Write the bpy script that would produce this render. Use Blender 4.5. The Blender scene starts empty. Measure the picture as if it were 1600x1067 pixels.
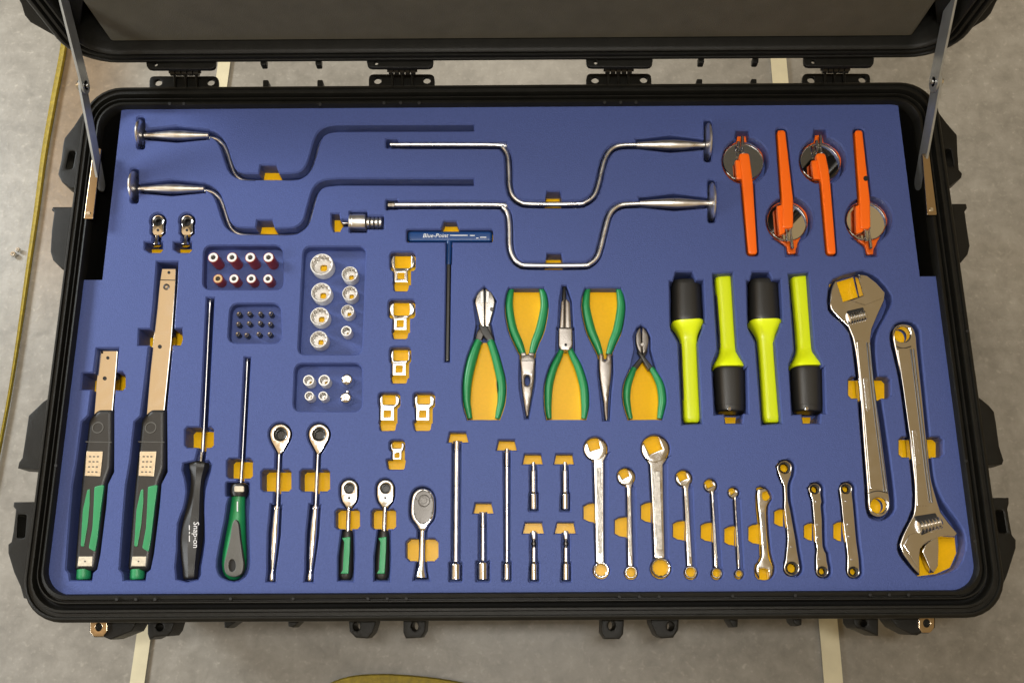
import bpy, bmesh, math, random
from math import sin, cos, pi, radians, hypot
from mathutils import Vector, Matrix
from mathutils.geometry import delaunay_2d_cdt
random.seed(7)
SC = bpy.context.scene
COL = SC.collection

# ------------------------------------------------------------------ camera
F_PX, CX, CY, CAM_H = 1520.0, 800.0, 533.5, 1.1456
TILT, ROLL, PAN = radians(15.832), radians(.789), radians(.463)
def _rot(a, v, k): return Matrix.Rotation(a, 3, k) @ v
_r, _u, _f = Vector((1, 0, 0)), Vector((0, cos(TILT), sin(TILT))), Vector((0, sin(TILT), -cos(TILT)))
_z = Vector((0, 0, 1))
_r, _u, _f = [_rot(PAN, v, _z) for v in (_r, _u, _f)]
_r, _u = _rot(ROLL, _r, _f), _rot(ROLL, _u, _f)
cam = bpy.data.cameras.new('camera'); camo = bpy.data.objects.new('camera', cam); COL.objects.link(camo)
cam.sensor_width = 36; cam.sensor_fit = 'HORIZONTAL'; cam.lens = F_PX / 1600 * 36
cam.clip_start = .05; cam.clip_end = 60
camo.matrix_world = Matrix((( _r.x, _u.x, -_f.x, 0), (_r.y, _u.y, -_f.y, 0), (_r.z, _u.z, -_f.z, CAM_H), (0, 0, 0, 1)))
SC.camera = camo
SC.view_settings.view_transform = 'Standard'; SC.view_settings.look = 'None'
SC.view_settings.exposure = 0; SC.view_settings.gamma = 1

# ------------------------------------------------------------------ world and lamps
W = bpy.data.worlds.new('World'); SC.world = W; W.use_nodes = True
bg = W.node_tree.nodes['Background']; bg.inputs[0].default_value = (.34, .24, .12, 1); bg.inputs[1].default_value = 1.0
def lamp(name, loc, target, sx, sy, power, col):
    l = bpy.data.lights.new(name, 'AREA'); l.shape = 'RECTANGLE'; l.size = sx; l.size_y = sy; l.energy = power; l.color = col
    o = bpy.data.objects.new(name, l); COL.objects.link(o); o.location = loc
    o.rotation_euler = (Vector(target) - Vector(loc)).to_track_quat('-Z', 'Y').to_euler()
    return o
lamp('ceiling_lamp', (-.17, .60, 1.75), (-.17, .60, 0), .94, .62, 7.2, (1, .98, .94))
lamp('overhead_lamp', (0, .07, 1.75), (0, .2, 0), .33, .10, 14.5, (1, .97, .91))
lamp('added_left_fill', (-1.75, -.30, .85), (-.2, .3, 0), .35, .35, 11, (.93, .97, 1))  # added fill that brightens the left foam and pocket rims, no lamp of the room
lamp('side_lamp', (-2.1, 1.25, 1.0), (-.5, .3, 0), .5, .5, 42, (.88, .95, 1))
lamp('warm_ceiling_lamp', (-1.45, .65, 1.95), (-1.1, .6, 0), 1.4, 1.8, 5.8, (1, .68, .38))
lamp('rear_ceiling_lamp', (.05, 2.2, 1.9), (.05, 1.3, 0), .6, .3, 34, (1, .91, .76))

# ------------------------------------------------------------------ helpers: pixel of the photograph -> point on a plane
def ray(p): return _r * ((p[0] - CX) / F_PX) - _u * ((p[1] - CY) / F_PX) + _f
def U(p, z=0.0):
    d = ray(p); t = (z - CAM_H) / d.z
    return Vector((d.x * t, d.y * t, z))
def UY(p, Y):
    d = ray(p); t = Y / d.y
    return Vector((d.x * t, Y, CAM_H + d.z * t))
def UX(p, X):
    d = ray(p); t = X / d.x
    return Vector((X, d.y * t, CAM_H + d.z * t))
def S(p, z=0.0): return (U((p[0] + 1, p[1]), z) - U(p, z)).length
def Sy(p, z=0.0): return (U((p[0], p[1] + 1), z) - U(p, z)).length

def circ(c, r, n=24, ry=None):
    ry = r if ry is None else ry
    return [(c[0] + r * cos(2 * pi * i / n), c[1] + ry * sin(2 * pi * i / n)) for i in range(n)]
def rr(x0, y0, x1, y1, r, n=4):
    out = []
    for cx, cy, a in ((x1 - r, y1 - r, 0), (x0 + r, y1 - r, 90), (x0 + r, y0 + r, 180), (x1 - r, y0 + r, 270)):
        for i in range(n + 1):
            t = radians(a + 90 * i / n); out.append((cx + r * cos(t), cy + r * sin(t)))
    return out
def area2(p): return sum(p[i - 1][0] * p[i][1] - p[i][0] * p[i - 1][1] for i in range(len(p)))
def round_poly(poly, r, n=3):
    out = []; m = len(poly)
    for i in range(m):
        p0, p, p1 = Vector(poly[i - 1][:2]), Vector(poly[i][:2]), Vector(poly[(i + 1) % m][:2])
        a, b = p0 - p, p1 - p
        d = min(r, a.length * .45, b.length * .45)
        q0, q1 = p + a.normalized() * d, p + b.normalized() * d
        for k in range(n + 1):
            t = k / n
            out.append(tuple(q0 * (1 - t) ** 2 + p * 2 * t * (1 - t) + q1 * t * t))
    return out
def crom(pts, k=5, closed=False):
    m = len(pts); out = []
    rng = range(m) if closed else range(m - 1)
    for i in rng:
        g = lambda j: pts[j % m] if closed else pts[max(0, min(m - 1, j))]
        a, b, c, d = g(i - 1), g(i), g(i + 1), g(i + 2)
        for s in range(k):
            t = s / k
            out.append(tuple(.5 * (2 * b[q] + (c[q] - a[q]) * t + (2 * a[q] - 5 * b[q] + 4 * c[q] - d[q]) * t * t + (3 * b[q] - a[q] - 3 * c[q] + d[q]) * t ** 3) for q in range(len(b))))
    if not closed: out.append(tuple(pts[-1]))
    return out
def offset(poly, d):
    """grow a CCW polygon by -d on its left (solid) side: positive d moves every edge to the left"""
    m = len(poly); out = []
    for i in range(m):
        p0, p, p1 = poly[i - 1], poly[i], poly[(i + 1) % m]
        e0 = Vector((p[0] - p0[0], p[1] - p0[1])); e1 = Vector((p1[0] - p[0], p1[1] - p[1]))
        if e0.length < 1e-9: e0 = e1.copy()
        if e1.length < 1e-9: e1 = e0.copy()
        e0.normalize(); e1.normalize()
        n0, n1 = Vector((-e0.y, e0.x)), Vector((-e1.y, e1.x))
        b = n0 + n1
        if b.length < 1e-6: b = n0
        b.normalize(); c = max(.45, b.dot(n0))
        out.append((p[0] + b.x * d / c, p[1] + b.y * d / c))
    return out
def grow(poly, m):
    """grow a pixel polygon outwards by m"""
    return offset(poly, -m if area2(poly) > 0 else m)
def band(pts, m=0.0, ends=1.0):
    """pixel polygon round a polyline of (x, y, r)"""
    L, R = [], []; n = len(pts)
    for i in range(n):
        a, b = pts[max(0, i - 1)], pts[min(n - 1, i + 1)]
        t = Vector((b[0] - a[0], b[1] - a[1])).normalized()
        e = 0 if 0 < i < n - 1 else (-m * ends if i == 0 else m * ends)
        x, y, r = pts[i][0] + t.x * e, pts[i][1] + t.y * e, pts[i][2] + m
        L.append((x - t.y * r, y + t.x * r)); R.append((x + t.y * r, y - t.x * r))
    return L + R[::-1]

# ------------------------------------------------------------------ helpers: meshes
def wind(poly, c):
    """winding number of a polygon round point c"""
    x, y = c[0], c[1]; w = 0; p = poly[-1]
    for q in poly:
        if p[1] <= y:
            if q[1] > y and (q[0] - p[0]) * (y - p[1]) - (x - p[0]) * (q[1] - p[1]) > 0: w += 1
        elif q[1] <= y and (q[0] - p[0]) * (y - p[1]) - (x - p[0]) * (q[1] - p[1]) < 0: w -= 1
        p = q
    return w
def cap(bm, loops, zf):
    """triangulate loops[0] minus the others; loops of BMVerts"""
    vs = [v for l in loops for v in l]
    co = [Vector((v.co.x, v.co.y)) if zf is None else Vector(zf(v.co)) for v in vs]
    F, k = [], 0
    for l in loops:
        idx = list(range(k, k + len(l))); k += len(l)
        if area2([co[i] for i in idx]) < 0: idx.reverse()
        F.append(idx)
    V2, _, F2, OV, _, OF = delaunay_2d_cdt(co, [], F, 0, 1e-7, True)
    zt = vs[0].co.z
    mp = [vs[o[0]] if o else bm.verts.new((V2[i].x, V2[i].y, zt)) for i, o in enumerate(OV)]
    LP = [[co[i] for i in f] for f in F]
    for f in F2:
        c = (V2[f[0]] + V2[f[1]] + V2[f[2]]) / 3
        if wind(LP[0], c) <= 0 or any(wind(h, c) > 0 for h in LP[1:]): continue
        t = [mp[i] for i in f]
        if len(set(t)) < 3: continue
        try: bm.faces.new(t)
        except ValueError: pass
def _loops_to_plate(bm, loops, z, t, b, seg, put=None):
    put = put or (lambda x, y, zz: Vector((x, y, zz)))
    tops, bots = [], []
    for li, L in enumerate(loops):
        if (area2(L) > 0) != (li == 0): L = L[::-1]
        rings = [[bm.verts.new(put(x, y, z - t)) for x, y in L]]
        for k in range(seg + 1):
            a = k / seg * pi / 2; o = b * (1 - cos(a)); zz = z - b + b * sin(a)
            rings.append([bm.verts.new(put(x, y, zz)) for x, y in (offset(L, o) if o else L)])
        m = len(L)
        for r0, r1 in zip(rings, rings[1:]):
            for i in range(m):
                bm.faces.new((r0[i], r0[(i + 1) % m], r1[(i + 1) % m], r1[i]))
        tops.append((rings[-1], [(v.co.x, v.co.y) for v in rings[-1]])); bots.append(rings[0])
    return tops, bots
def plate(outer, holes=(), z=0.0, t=.006, b=.0006, seg=2, bm=None, world=False, put=None, bottom=False):
    """flat piece traced in the photograph's pixels on the plane at height z, with rounded upper edges"""
    bm = bm or bmesh.new()
    cv = (lambda p: (p[0], p[1])) if world else (lambda p: tuple(U(p, z)[:2]))
    loops = [[cv(p) for p in L] for L in [outer] + list(holes)]
    tmp = bmesh.new()
    tops, bots = _loops_to_plate(tmp, loops, z, t, b, seg)
    cap(tmp, [tl[0] for tl in tops], None)
    if bottom: cap(tmp, bots, None)
    bmesh.ops.recalc_face_normals(tmp, faces=tmp.faces) if bottom else None
    if not bottom:
        for f in tmp.faces:
            pass
    m = bpy.data.meshes.new('tmp'); 
    if put:
        for v in tmp.verts: v.co = put(v.co.x, v.co.y, v.co.z)
    tmp.to_mesh(m); tmp.free(); bm.from_mesh(m); bpy.data.meshes.remove(m)
    return bm
def lathe(pts, z, seg=16, flat=1.0, bm=None, curve=False, ribs=0, ribd=0.0, sq=False, sup=0):
    """turned or bent bar: pts are (px, py, radius in px[, z])"""
    bm = bm or bmesh.new()
    P = [U((p[0], p[1]), p[3] if len(p) > 3 else z) for p in pts]
    Rr = [p[2] * S((p[0], p[1]), z) for p in pts]
    n = len(P); rings = []
    ax0 = (P[-1] - P[0]).normalized()
    for i in range(n):
        ax = (P[min(n - 1, i + 1)] - P[max(0, i - 1)]).normalized() if curve else ax0
        side = ax.cross(_z).normalized(); up = side.cross(ax).normalized()
        ring = []
        for k in range(seg):
            a = 2 * pi * (k + (.5 if sq else 0)) / seg; r = Rr[i]
            if ribs and .15 < i / (n - 1) < .9: r *= 1 + ribd * (1 if k % 2 else -1)
            if sq: r *= 1.2
            if sup: r /= (abs(cos(a)) ** sup + abs(sin(a)) ** sup) ** (1 / sup)
            ring.append(bm.verts.new(P[i] + side * (r * cos(a)) + up * (r * sin(a) * flat)))
        rings.append(ring)
    for a, b in zip(rings, rings[1:]):
        for k in range(seg):
            bm.faces.new((a[k], b[k], b[(k + 1) % seg], a[(k + 1) % seg]))
    bm.faces.new(rings[0]); bm.faces.new(rings[-1][::-1])
    bmesh.ops.recalc_face_normals(bm, faces=bm.faces)
    return bm
def vlathe(c, prof, zref=0.0, seg=24, bm=None, close=True):
    """turned about the vertical through pixel c: prof is (radius px, z[, star points, star depth])"""
    bm = bm or bmesh.new(); P = U(c, zref); s = S(c, zref); rings = []
    for q in prof:
        ring = []
        for k in range(seg):
            a = 2 * pi * k / seg; r = q[0] * s
            if len(q) > 2: r *= 1 - q[3] * (.5 + .5 * cos(q[2] * a))
            ring.append(bm.verts.new((P.x + r * cos(a), P.y + r * sin(a), q[1])))
        rings.append(ring)
    for a, b in zip(rings, rings[1:]):
        for k in range(seg):
            bm.faces.new((a[k], a[(k + 1) % seg], b[(k + 1) % seg], b[k]))
    if close: bm.faces.new(rings[-1])
    return bm
def disc(c, r, z, bm=None, n=16, h=.0006, ry=None):
    return plate(circ(c, r, n, ry), (), z + h, h * 1.5, h * .4, 1, bm)
def box(bm, x0, x1, y0, y1, z0, z1):
    v = [bm.verts.new((x, y, z)) for z in (z0, z1) for y in (y0, y1) for x in (x0, x1)]
    for f in ((0, 2, 3, 1), (4, 5, 7, 6), (0, 1, 5, 4), (2, 6, 7, 3), (0, 4, 6, 2), (1, 3, 7, 5)): bm.faces.new([v[i] for i in f])
    return bm

# ------------------------------------------------------------------ helpers: objects
def meshobj(name, bm, mat, smooth=40):
    me = bpy.data.meshes.new(name); bm.to_mesh(me); bm.free()
    for m in (mat if isinstance(mat, (list, tuple)) else [mat]): me.materials.append(m)
    if smooth:
        me.shade_smooth(); me.set_sharp_from_angle(angle=radians(smooth))
    o = bpy.data.objects.new(name, me); COL.objects.link(o)
    if smooth and smooth != 50:
        w = o.modifiers.new('weighted_normal', 'WEIGHTED_NORMAL'); w.keep_sharp = True; w.weight = 90
    return o
def thing(name, label, cat, at=(0, 0), z=0.0, group=None):
    o = bpy.data.objects.new(name, None); o.empty_display_size = .02; COL.objects.link(o)
    o.location = U(at, z) if isinstance(at, tuple) else at
    o['label'] = label; o['category'] = cat
    if group: o['group'] = group
    return o
def root_of(o):
    while o.parent: o = o.parent
    return o
def part(name, bm, mat, parent, label=None, smooth=40, kind=None):
    bmesh.ops.translate(bm, verts=bm.verts, vec=-root_of(parent).location)
    o = meshobj(name, bm, mat, smooth); o.parent = parent
    if label: o['label'] = label
    if kind: o['kind'] = kind
    return o
def solo(name, bm, mat, label, cat, at, z=0.0, group=None, smooth=40):
    """a thing that is one mesh, its origin at its base"""
    loc = U(at, z); bmesh.ops.translate(bm, verts=bm.verts, vec=-loc)
    o = meshobj(name, bm, mat, smooth); o.location = loc; o['label'] = label; o['category'] = cat
    if group: o['group'] = group
    return o
def text_bm(body, p, size_px, z, ang=0.0, shear=0.0):
    c = bpy.data.curves.new('t', 'FONT'); c.body = body; c.size = size_px * S(p, z); c.align_x = 'CENTER'; c.align_y = 'CENTER'
    c.extrude = .00015; c.shear = shear; c.resolution_u = 2
    o = bpy.data.objects.new('t', c); COL.objects.link(o)
    m = bpy.data.meshes.new_from_object(o)
    bm = bmesh.new(); bm.from_mesh(m)
    bmesh.ops.transform(bm, matrix=Matrix.Translation(U(p, z)) @ Matrix.Rotation(ang, 4, 'Z'), verts=bm.verts)
    bpy.data.objects.remove(o); bpy.data.curves.remove(c); bpy.data.meshes.remove(m)
    return bm

# ------------------------------------------------------------------ materials
def mat(name, col, rough=.5, metal=0.0, bump=0.0, bscale=800, var=0.0, vscale=40, rvar=0.0, spec=.5, coat=0.0, tint=None):
    m = bpy.data.materials.new(name); m.use_nodes = True; nt = m.node_tree; N = nt.nodes; L = nt.links
    p = N['Principled BSDF']; p.inputs['Base Color'].default_value = (*col, 1); p.inputs['Roughness'].default_value = rough
    p.inputs['Metallic'].default_value = metal; p.inputs['Specular IOR Level'].default_value = spec
    if tint: p.inputs['Specular Tint'].default_value = (*tint, 1)
    if coat: p.inputs['Coat Weight'].default_value = coat; p.inputs['Coat Roughness'].default_value = .12
    tc = N.new('ShaderNodeTexCoord')
    if var:
        n = N.new('ShaderNodeTexNoise'); n.inputs['Scale'].default_value = vscale; n.inputs['Detail'].default_value = 6; n.inputs['Roughness'].default_value = .6
        mr = N.new('ShaderNodeMapRange'); mr.inputs[1].default_value = .3; mr.inputs[2].default_value = .7; mr.inputs[3].default_value = 1 - var; mr.inputs[4].default_value = 1 + var
        mx = N.new('ShaderNodeMix'); mx.data_type = 'RGBA'; mx.blend_type = 'MULTIPLY'; mx.inputs[0].default_value = 1
        mx.inputs[6].default_value = (*col, 1)
        L.new(tc.outputs['Object'], n.inputs['Vector']); L.new(n.outputs[0], mr.inputs[0]); L.new(mr.outputs[0], mx.inputs[7]); L.new(mx.outputs[2], p.inputs['Base Color'])
    if rvar:
        n = N.new('ShaderNodeTexNoise'); n.inputs['Scale'].default_value = 90; n.inputs['Detail'].default_value = 5
        mr = N.new('ShaderNodeMapRange'); mr.inputs[1].default_value = .35; mr.inputs[2].default_value = .7; mr.inputs[3].default_value = max(.02, rough - rvar); mr.inputs[4].default_value = rough + rvar
        L.new(tc.outputs['Object'], n.inputs['Vector']); L.new(n.outputs[0], mr.inputs[0]); L.new(mr.outputs[0], p.inputs['Roughness'])
    if bump:
        n = N.new('ShaderNodeTexNoise'); n.inputs['Scale'].default_value = bscale; n.inputs['Detail'].default_value = 3
        bp = N.new('ShaderNodeBump'); bp.inputs['Strength'].default_value = bump; bp.inputs['Distance'].default_value = .001
        L.new(tc.outputs['Object'], n.inputs['Vector']); L.new(n.outputs[0], bp.inputs['Height']); L.new(bp.outputs[0], p.inputs['Normal'])
    return m
M = dict(
    chrome=mat('chrome', (.84, .83, .81), .19, 1, .02, 300, rvar=.06),
    rod=mat('polished_rod', (.88, .86, .83), .33, 1, .02, 300, rvar=.06),
    jaw=mat('jaw_steel', (.36, .335, .31), .30, .9, .06, 500, var=.12, vscale=60, rvar=.06),
    stamp=mat('stamped_chrome', (.69, .67, .64), .16, 1, .35, 1100),
    bore=mat('socket_bore', (.62, .60, .57), .42, .75),
    gun=mat('gunmetal', (.20, .185, .17), .32, .9, .06, 500, rvar=.06),
    zinc=mat('zinc_plate', (.42, .44, .44), .36, .7, .05, 500, var=.15, vscale=40),
    bracket=mat('bronze_tinted_steel', (.52, .41, .28), .22, 1),
    bright=mat('bright_nickel', (.78, .78, .77), .42, .15, .05, 500),
    brass=mat('brassy_steel', (.62, .45, .26), .38, .5),
    engrave=mat('engraved_steel', (.55, .53, .49), .30, 1, .9, 900, var=.25, vscale=260),
    satin=mat('satin_chrome', (.70, .68, .65), .15, 1, .02, 500, rvar=.05),
    steel=mat('steel', (.55, .54, .52), .22, 1, .04, 600, rvar=.06),
    dark=mat('dark_steel', (.10, .095, .09), .38, 1, .1, 600),
    oxide=mat('black_oxide', (.035, .035, .034), .32, .4, .1, 600),
    mirror=mat('mirror_glass', (.86, .87, .86), .015, 1),
    black=mat('black_plastic', (.010, .0097, .008), .42, 0, .3, 1400, var=.2, vscale=60, spec=.2),
    hole=mat('dark_hole', (.006, .006, .006), .7),
    rubber=mat('black_rubber', (.017, .0165, .015), .40, 0, .15, 900),
    gasket=mat('gasket_rubber', (.006, .006, .006), .55),
    grip=mat('grey_grip', (.085, .085, .078), .45, 0, .2, 900, var=.12),
    green=mat('green_rubber', (.012, .235, .075), .36, 0, .12, 700, var=.08),
    green2=mat('green_grip', (.018, .25, .09), .42, 0, .15, 700, var=.08),
    orange=mat('orange_plastic', (.94, .15, .005), .34, 0, .06, 500),
    neon=mat('neon_plastic', (.80, .95, .008), .34, 0, .05, 500),
    red=mat('red_sleeve', (.26, .022, .009), .28, 0, .05, 700),
    blue=mat('blue_plastic', (.006, .045, .175), .35, 0, .08, 700),
    white=mat('white_print', (.75, .76, .78), .5),
    label=mat('label_foil', (.72, .62, .46), .28, .55, .1, 500, var=.15, vscale=250),
    paper=mat('cream_label', (.62, .56, .44), .5, 0, 0, 0, var=.2, vscale=300),
    foam=mat('blue_foam', (.061, .086, .252), .50, 0, .5, 700, var=.10, vscale=420, spec=.30, tint=(.7, .85, 1)),
    yellow=mat('yellow_foam', (.92, .51, .008), .22, 0, .05, 900, var=.04, vscale=300, spec=.18),
    panel=mat('lid_foam', (.085, .078, .056), .75, 0, .5, 700, var=.12, vscale=30),
    tape=mat('cream_tape', (.60, .55, .38), .5, 0, .15, 500, var=.08, vscale=25),
    strap=mat('yellow_strap', (.25, .185, .006), .6, 0, .8, 500, var=.25, vscale=150),
)
def floor_mat():
    m = bpy.data.materials.new('linoleum'); m.use_nodes = True; nt = m.node_tree; N = nt.nodes; L = nt.links
    p = N['Principled BSDF']; p.inputs['Roughness'].default_value = .42; p.inputs['Specular IOR Level'].default_value = .45
    tc = N.new('ShaderNodeTexCoord'); mp = N.new('ShaderNodeMapping'); mp.inputs['Scale'].default_value = (1, 1, 1)
    L.new(tc.outputs['Object'], mp.inputs[0])
    a = N.new('ShaderNodeTexNoise'); a.inputs['Scale'].default_value = 34; a.inputs['Detail'].default_value = 9; a.inputs['Roughness'].default_value = .68; a.inputs['Distortion'].default_value = .25
    b = N.new('ShaderNodeTexNoise'); b.inputs['Scale'].default_value = 4; b.inputs['Detail'].default_value = 4
    c = N.new('ShaderNodeTexNoise'); c.inputs['Scale'].default_value = 110; c.inputs['Detail'].default_value = 3
    for n in (a, b, c): L.new(mp.outputs[0], n.inputs['Vector'])
    r = N.new('ShaderNodeValToRGB'); r.color_ramp.elements[0].position = .32; r.color_ramp.elements[0].color = (.185, .174, .150, 1)
    r.color_ramp.elements[1].position = .72; r.color_ramp.elements[1].color = (.290, .275, .243, 1)
    e = r.color_ramp.elements.new(.5); e.color = (.235, .221, .192, 1)
    L.new(a.outputs[0], r.inputs[0])
    mr = N.new('ShaderNodeMapRange'); mr.inputs[1].default_value = .3; mr.inputs[2].default_value = .7; mr.inputs[3].default_value = .90; mr.inputs[4].default_value = 1.08
    L.new(b.outputs[0], mr.inputs[0])
    mr2 = N.new('ShaderNodeMapRange'); mr2.inputs[1].default_value = .58; mr2.inputs[2].default_value = .75; mr2.inputs[3].default_value = 1; mr2.inputs[4].default_value = 1.3
    L.new(c.outputs[0], mr2.inputs[0])
    mu = N.new('ShaderNodeMath'); mu.operation = 'MULTIPLY'; L.new(mr.outputs[0], mu.inputs[0]); L.new(mr2.outputs[0], mu.inputs[1])
    mx = N.new('ShaderNodeMix'); mx.data_type = 'RGBA'; mx.blend_type = 'MULTIPLY'; mx.inputs[0].default_value = 1
    L.new(r.outputs[0], mx.inputs[6]); L.new(mu.outputs[0], mx.inputs[7]); L.new(mx.outputs[2], p.inputs['Base Color'])
    v = N.new('ShaderNodeTexVoronoi'); v.inputs['Scale'].default_value = 70; v.inputs['Randomness'].default_value = 1
    L.new(mp.outputs[0], v.inputs['Vector'])
    r3 = N.new('ShaderNodeMapRange'); r3.inputs[1].default_value = .03; r3.inputs[2].default_value = .14; r3.inputs[3].default_value = 1.35; r3.inputs[4].default_value = 1
    L.new(v.outputs['Distance'], r3.inputs[0])
    m3 = N.new('ShaderNodeMix'); m3.data_type = 'RGBA'; m3.blend_type = 'MULTIPLY'; m3.inputs[0].default_value = .55
    L.new(mx.outputs[2], m3.inputs[6]); L.new(r3.outputs[0], m3.inputs[7])
    sc = N.new('ShaderNodeTexNoise'); sc.inputs['Scale'].default_value = 7; sc.inputs['Detail'].default_value = 8; sc.inputs['Roughness'].default_value = .8
    ms = N.new('ShaderNodeMapping'); ms.inputs['Scale'].default_value = (1, 7, 1); ms.inputs['Rotation'].default_value = (0, 0, .6)
    L.new(tc.outputs['Object'], ms.inputs[0]); L.new(ms.outputs[0], sc.inputs['Vector'])
    r4 = N.new('ShaderNodeMapRange'); r4.inputs[1].default_value = .62; r4.inputs[2].default_value = .72; r4.inputs[3].default_value = 1; r4.inputs[4].default_value = .80
    L.new(sc.outputs[0], r4.inputs[0])
    m4 = N.new('ShaderNodeMix'); m4.data_type = 'RGBA'; m4.blend_type = 'MULTIPLY'; m4.inputs[0].default_value = 1
    L.new(m3.outputs[2], m4.inputs[6]); L.new(r4.outputs[0], m4.inputs[7]); 
    # brownish band in the floor colour beside the strap, fading towards case and front
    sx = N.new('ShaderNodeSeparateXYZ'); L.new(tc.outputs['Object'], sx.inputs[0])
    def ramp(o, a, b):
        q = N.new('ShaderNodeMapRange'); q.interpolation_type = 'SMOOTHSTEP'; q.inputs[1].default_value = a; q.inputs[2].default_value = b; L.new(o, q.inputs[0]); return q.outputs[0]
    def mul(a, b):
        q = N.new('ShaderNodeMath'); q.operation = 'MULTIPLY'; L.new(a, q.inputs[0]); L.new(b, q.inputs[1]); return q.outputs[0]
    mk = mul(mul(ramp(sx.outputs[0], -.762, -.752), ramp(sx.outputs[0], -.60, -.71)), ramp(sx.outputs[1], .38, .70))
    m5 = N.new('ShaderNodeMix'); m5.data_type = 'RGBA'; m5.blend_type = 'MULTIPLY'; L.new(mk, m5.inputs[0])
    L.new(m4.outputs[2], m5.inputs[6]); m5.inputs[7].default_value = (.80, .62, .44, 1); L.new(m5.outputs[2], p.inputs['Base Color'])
    bp = N.new('ShaderNodeBump'); bp.inputs['Strength'].default_value = .12; bp.inputs['Distance'].default_value = .002
    L.new(c.outputs[0], bp.inputs['Height']); L.new(bp.outputs[0], p.inputs['Normal'])
    return m
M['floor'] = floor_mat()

# ------------------------------------------------------------------ floor
ZF = -.30
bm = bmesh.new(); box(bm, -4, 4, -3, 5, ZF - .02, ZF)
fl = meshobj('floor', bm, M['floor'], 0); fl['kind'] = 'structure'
def strip(a, b, w):
    d = (b - a).normalized(); n = Vector((-d.y, d.x, 0)) * w / 2
    bm = bmesh.new(); q = []
    K = 30
    for i in range(K + 1):
        c = a.lerp(b, i / K); j = random.uniform(-.0004, .0004)
        q.append([bm.verts.new(c + n * (1 + j * 40) + Vector((0, 0, h))) for h in (0, .0006)] + [bm.verts.new(c - n * (1 - j * 40) + Vector((0, 0, h))) for h in (.0006, 0)])
    for s, t in zip(q, q[1:]):
        for i in range(3): bm.faces.new((s[i], t[i], t[i + 1], s[i + 1]))
    bmesh.ops.recalc_face_normals(bm, faces=bm.faces)
    return bm
for (pa, pb, w, lab) in (((348.5, 113), (218, 1040), .0205, 'cream tape strip on the floor passing under the left half of the case'),
                         ((1218, 113), (1300, 1040), .0265, 'cream tape strip on the floor passing under the right half of the case')):
    a, b = U(pa, ZF + .004), U(pb, ZF + .004); d = (b - a).normalized()
    bm = strip(a - d * .5, b + d * .5, w)
    loc = a.copy(); bmesh.ops.translate(bm, verts=bm.verts, vec=-loc)
    o = meshobj('floor_tape', bm, M['tape'], 0); o.location = loc; o['label'] = lab; o['category'] = 'tape'; o['group'] = 'cream tape strips on the floor'
def ribbon(pts, z, tilt=0.0, th=.003, k=6):
    """webbing lying on the floor: (px, py, half width px)"""
    P = crom(pts, k); bm = bmesh.new(); q = []
    for i, p in enumerate(P):
        a, b = P[max(0, i - 1)], P[min(len(P) - 1, i + 1)]
        c = U(p[:2], z); t = (U(b[:2], z) - U(a[:2], z)).normalized(); n = Vector((-t.y, t.x, 0)); w = p[2] * S(p[:2], z)
        q.append([bm.verts.new(c + n * w * u + Vector((0, 0, v))) for u, v in ((-1, -th), (-1, 0), (-.8, th), (0, th * .7), (.8, th), (1, 0), (1, -th))])
    for s, t in zip(q, q[1:]):
        for i in range(6): bm.faces.new((s[i], t[i], t[i + 1], s[i + 1]))
    bmesh.ops.recalc_face_normals(bm, faces=bm.faces)
    return bm
bm = ribbon([(112, -40, 4.4), (100, 68, 4.4), (84, 155, 4.3), (69, 240, 4.0), (57, 330, 3.5), (44, 420, 2.9), (30, 520, 2.3), (16, 610, 1.9), (3, 680, 1.7), (-14, 770, 1.6)], ZF + .006)
solo('floor_strap', bm, M['strap'], 'yellow woven strap lying along the floor left of the case', 'strap', (57, 330), ZF)
bm = ribbon([(488, 1110, 9), (512, 1080, 9), (545, 1066, 9), (590, 1062, 9), (640, 1064, 9), (700, 1071, 9), (760, 1084, 9)], ZF + .006)
solo('floor_strap', bm, M['strap'], 'yellow woven strap curving across the floor in front of the case', 'strap', (600, 1063), ZF)
bm = bmesh.new()
for c, r in (((22, 398), 4.2), ((29.5, 391), 3.6)):
    vlathe(c, [(r, ZF + .004), (r, ZF + .007), (r * .8, ZF + .009), (r * .45, ZF + .009), (r * .4, ZF + .005)], ZF + .004, 14, bm)
solo('floor_stud', bm, M['satin'], 'pair of small metal studs set in the floor at far left', 'stud', (25, 394), ZF)

# ------------------------------------------------------------------ case
def rrw(l, r, f, b, rad, n=8):
    out = []
    for cx, cy, a in ((r - rad, b - rad, 0), (l + rad, b - rad, 90), (l + rad, f + rad, 180), (r - rad, f + rad, 270)):
        for i in range(n + 1):
            t = radians(a + 90 * i / n); out.append((cx + rad * cos(t), cy + rad * sin(t)))
    # straight runs get extra points so that they shade evenly
    return out
RO = (-.5585, .5535, -.003, .6715); RI = (-.5365, .5255, .0275, .6445)
def rim_loop(s, z, put):
    q = [a + (b - a) * s for a, b in zip(RO, RI)]
    return [put(x, y, z) for x, y in rrw(*q, .047 + (.030 - .047) * s)]
def loft(loops, bm=None):
    bm = bm or bmesh.new(); R = [[bm.verts.new(p) for p in L] for L in loops]; m = len(R[0])
    for a, b in zip(R, R[1:]):
        for i in range(m): bm.faces.new((a[i], a[(i + 1) % m], b[(i + 1) % m], b[i]))
    return bm, R
case = thing('tool_case', 'large black plastic tool case standing open on the floor, lid upright', 'tool case', Vector((0, .33, ZF)))
ZR = .010
idp = lambda x, y, z: Vector((x, y, z))
prof_rim = [(.16, -.030), (.10, -.022), (0, -.016), (0, -.004), (.03, .001), (.10, .003), (.17, .003), (.20, .0), (.33, .0), (.36, .003), (.44, .003), (.47, -.001), (.50, -.007)]
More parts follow.
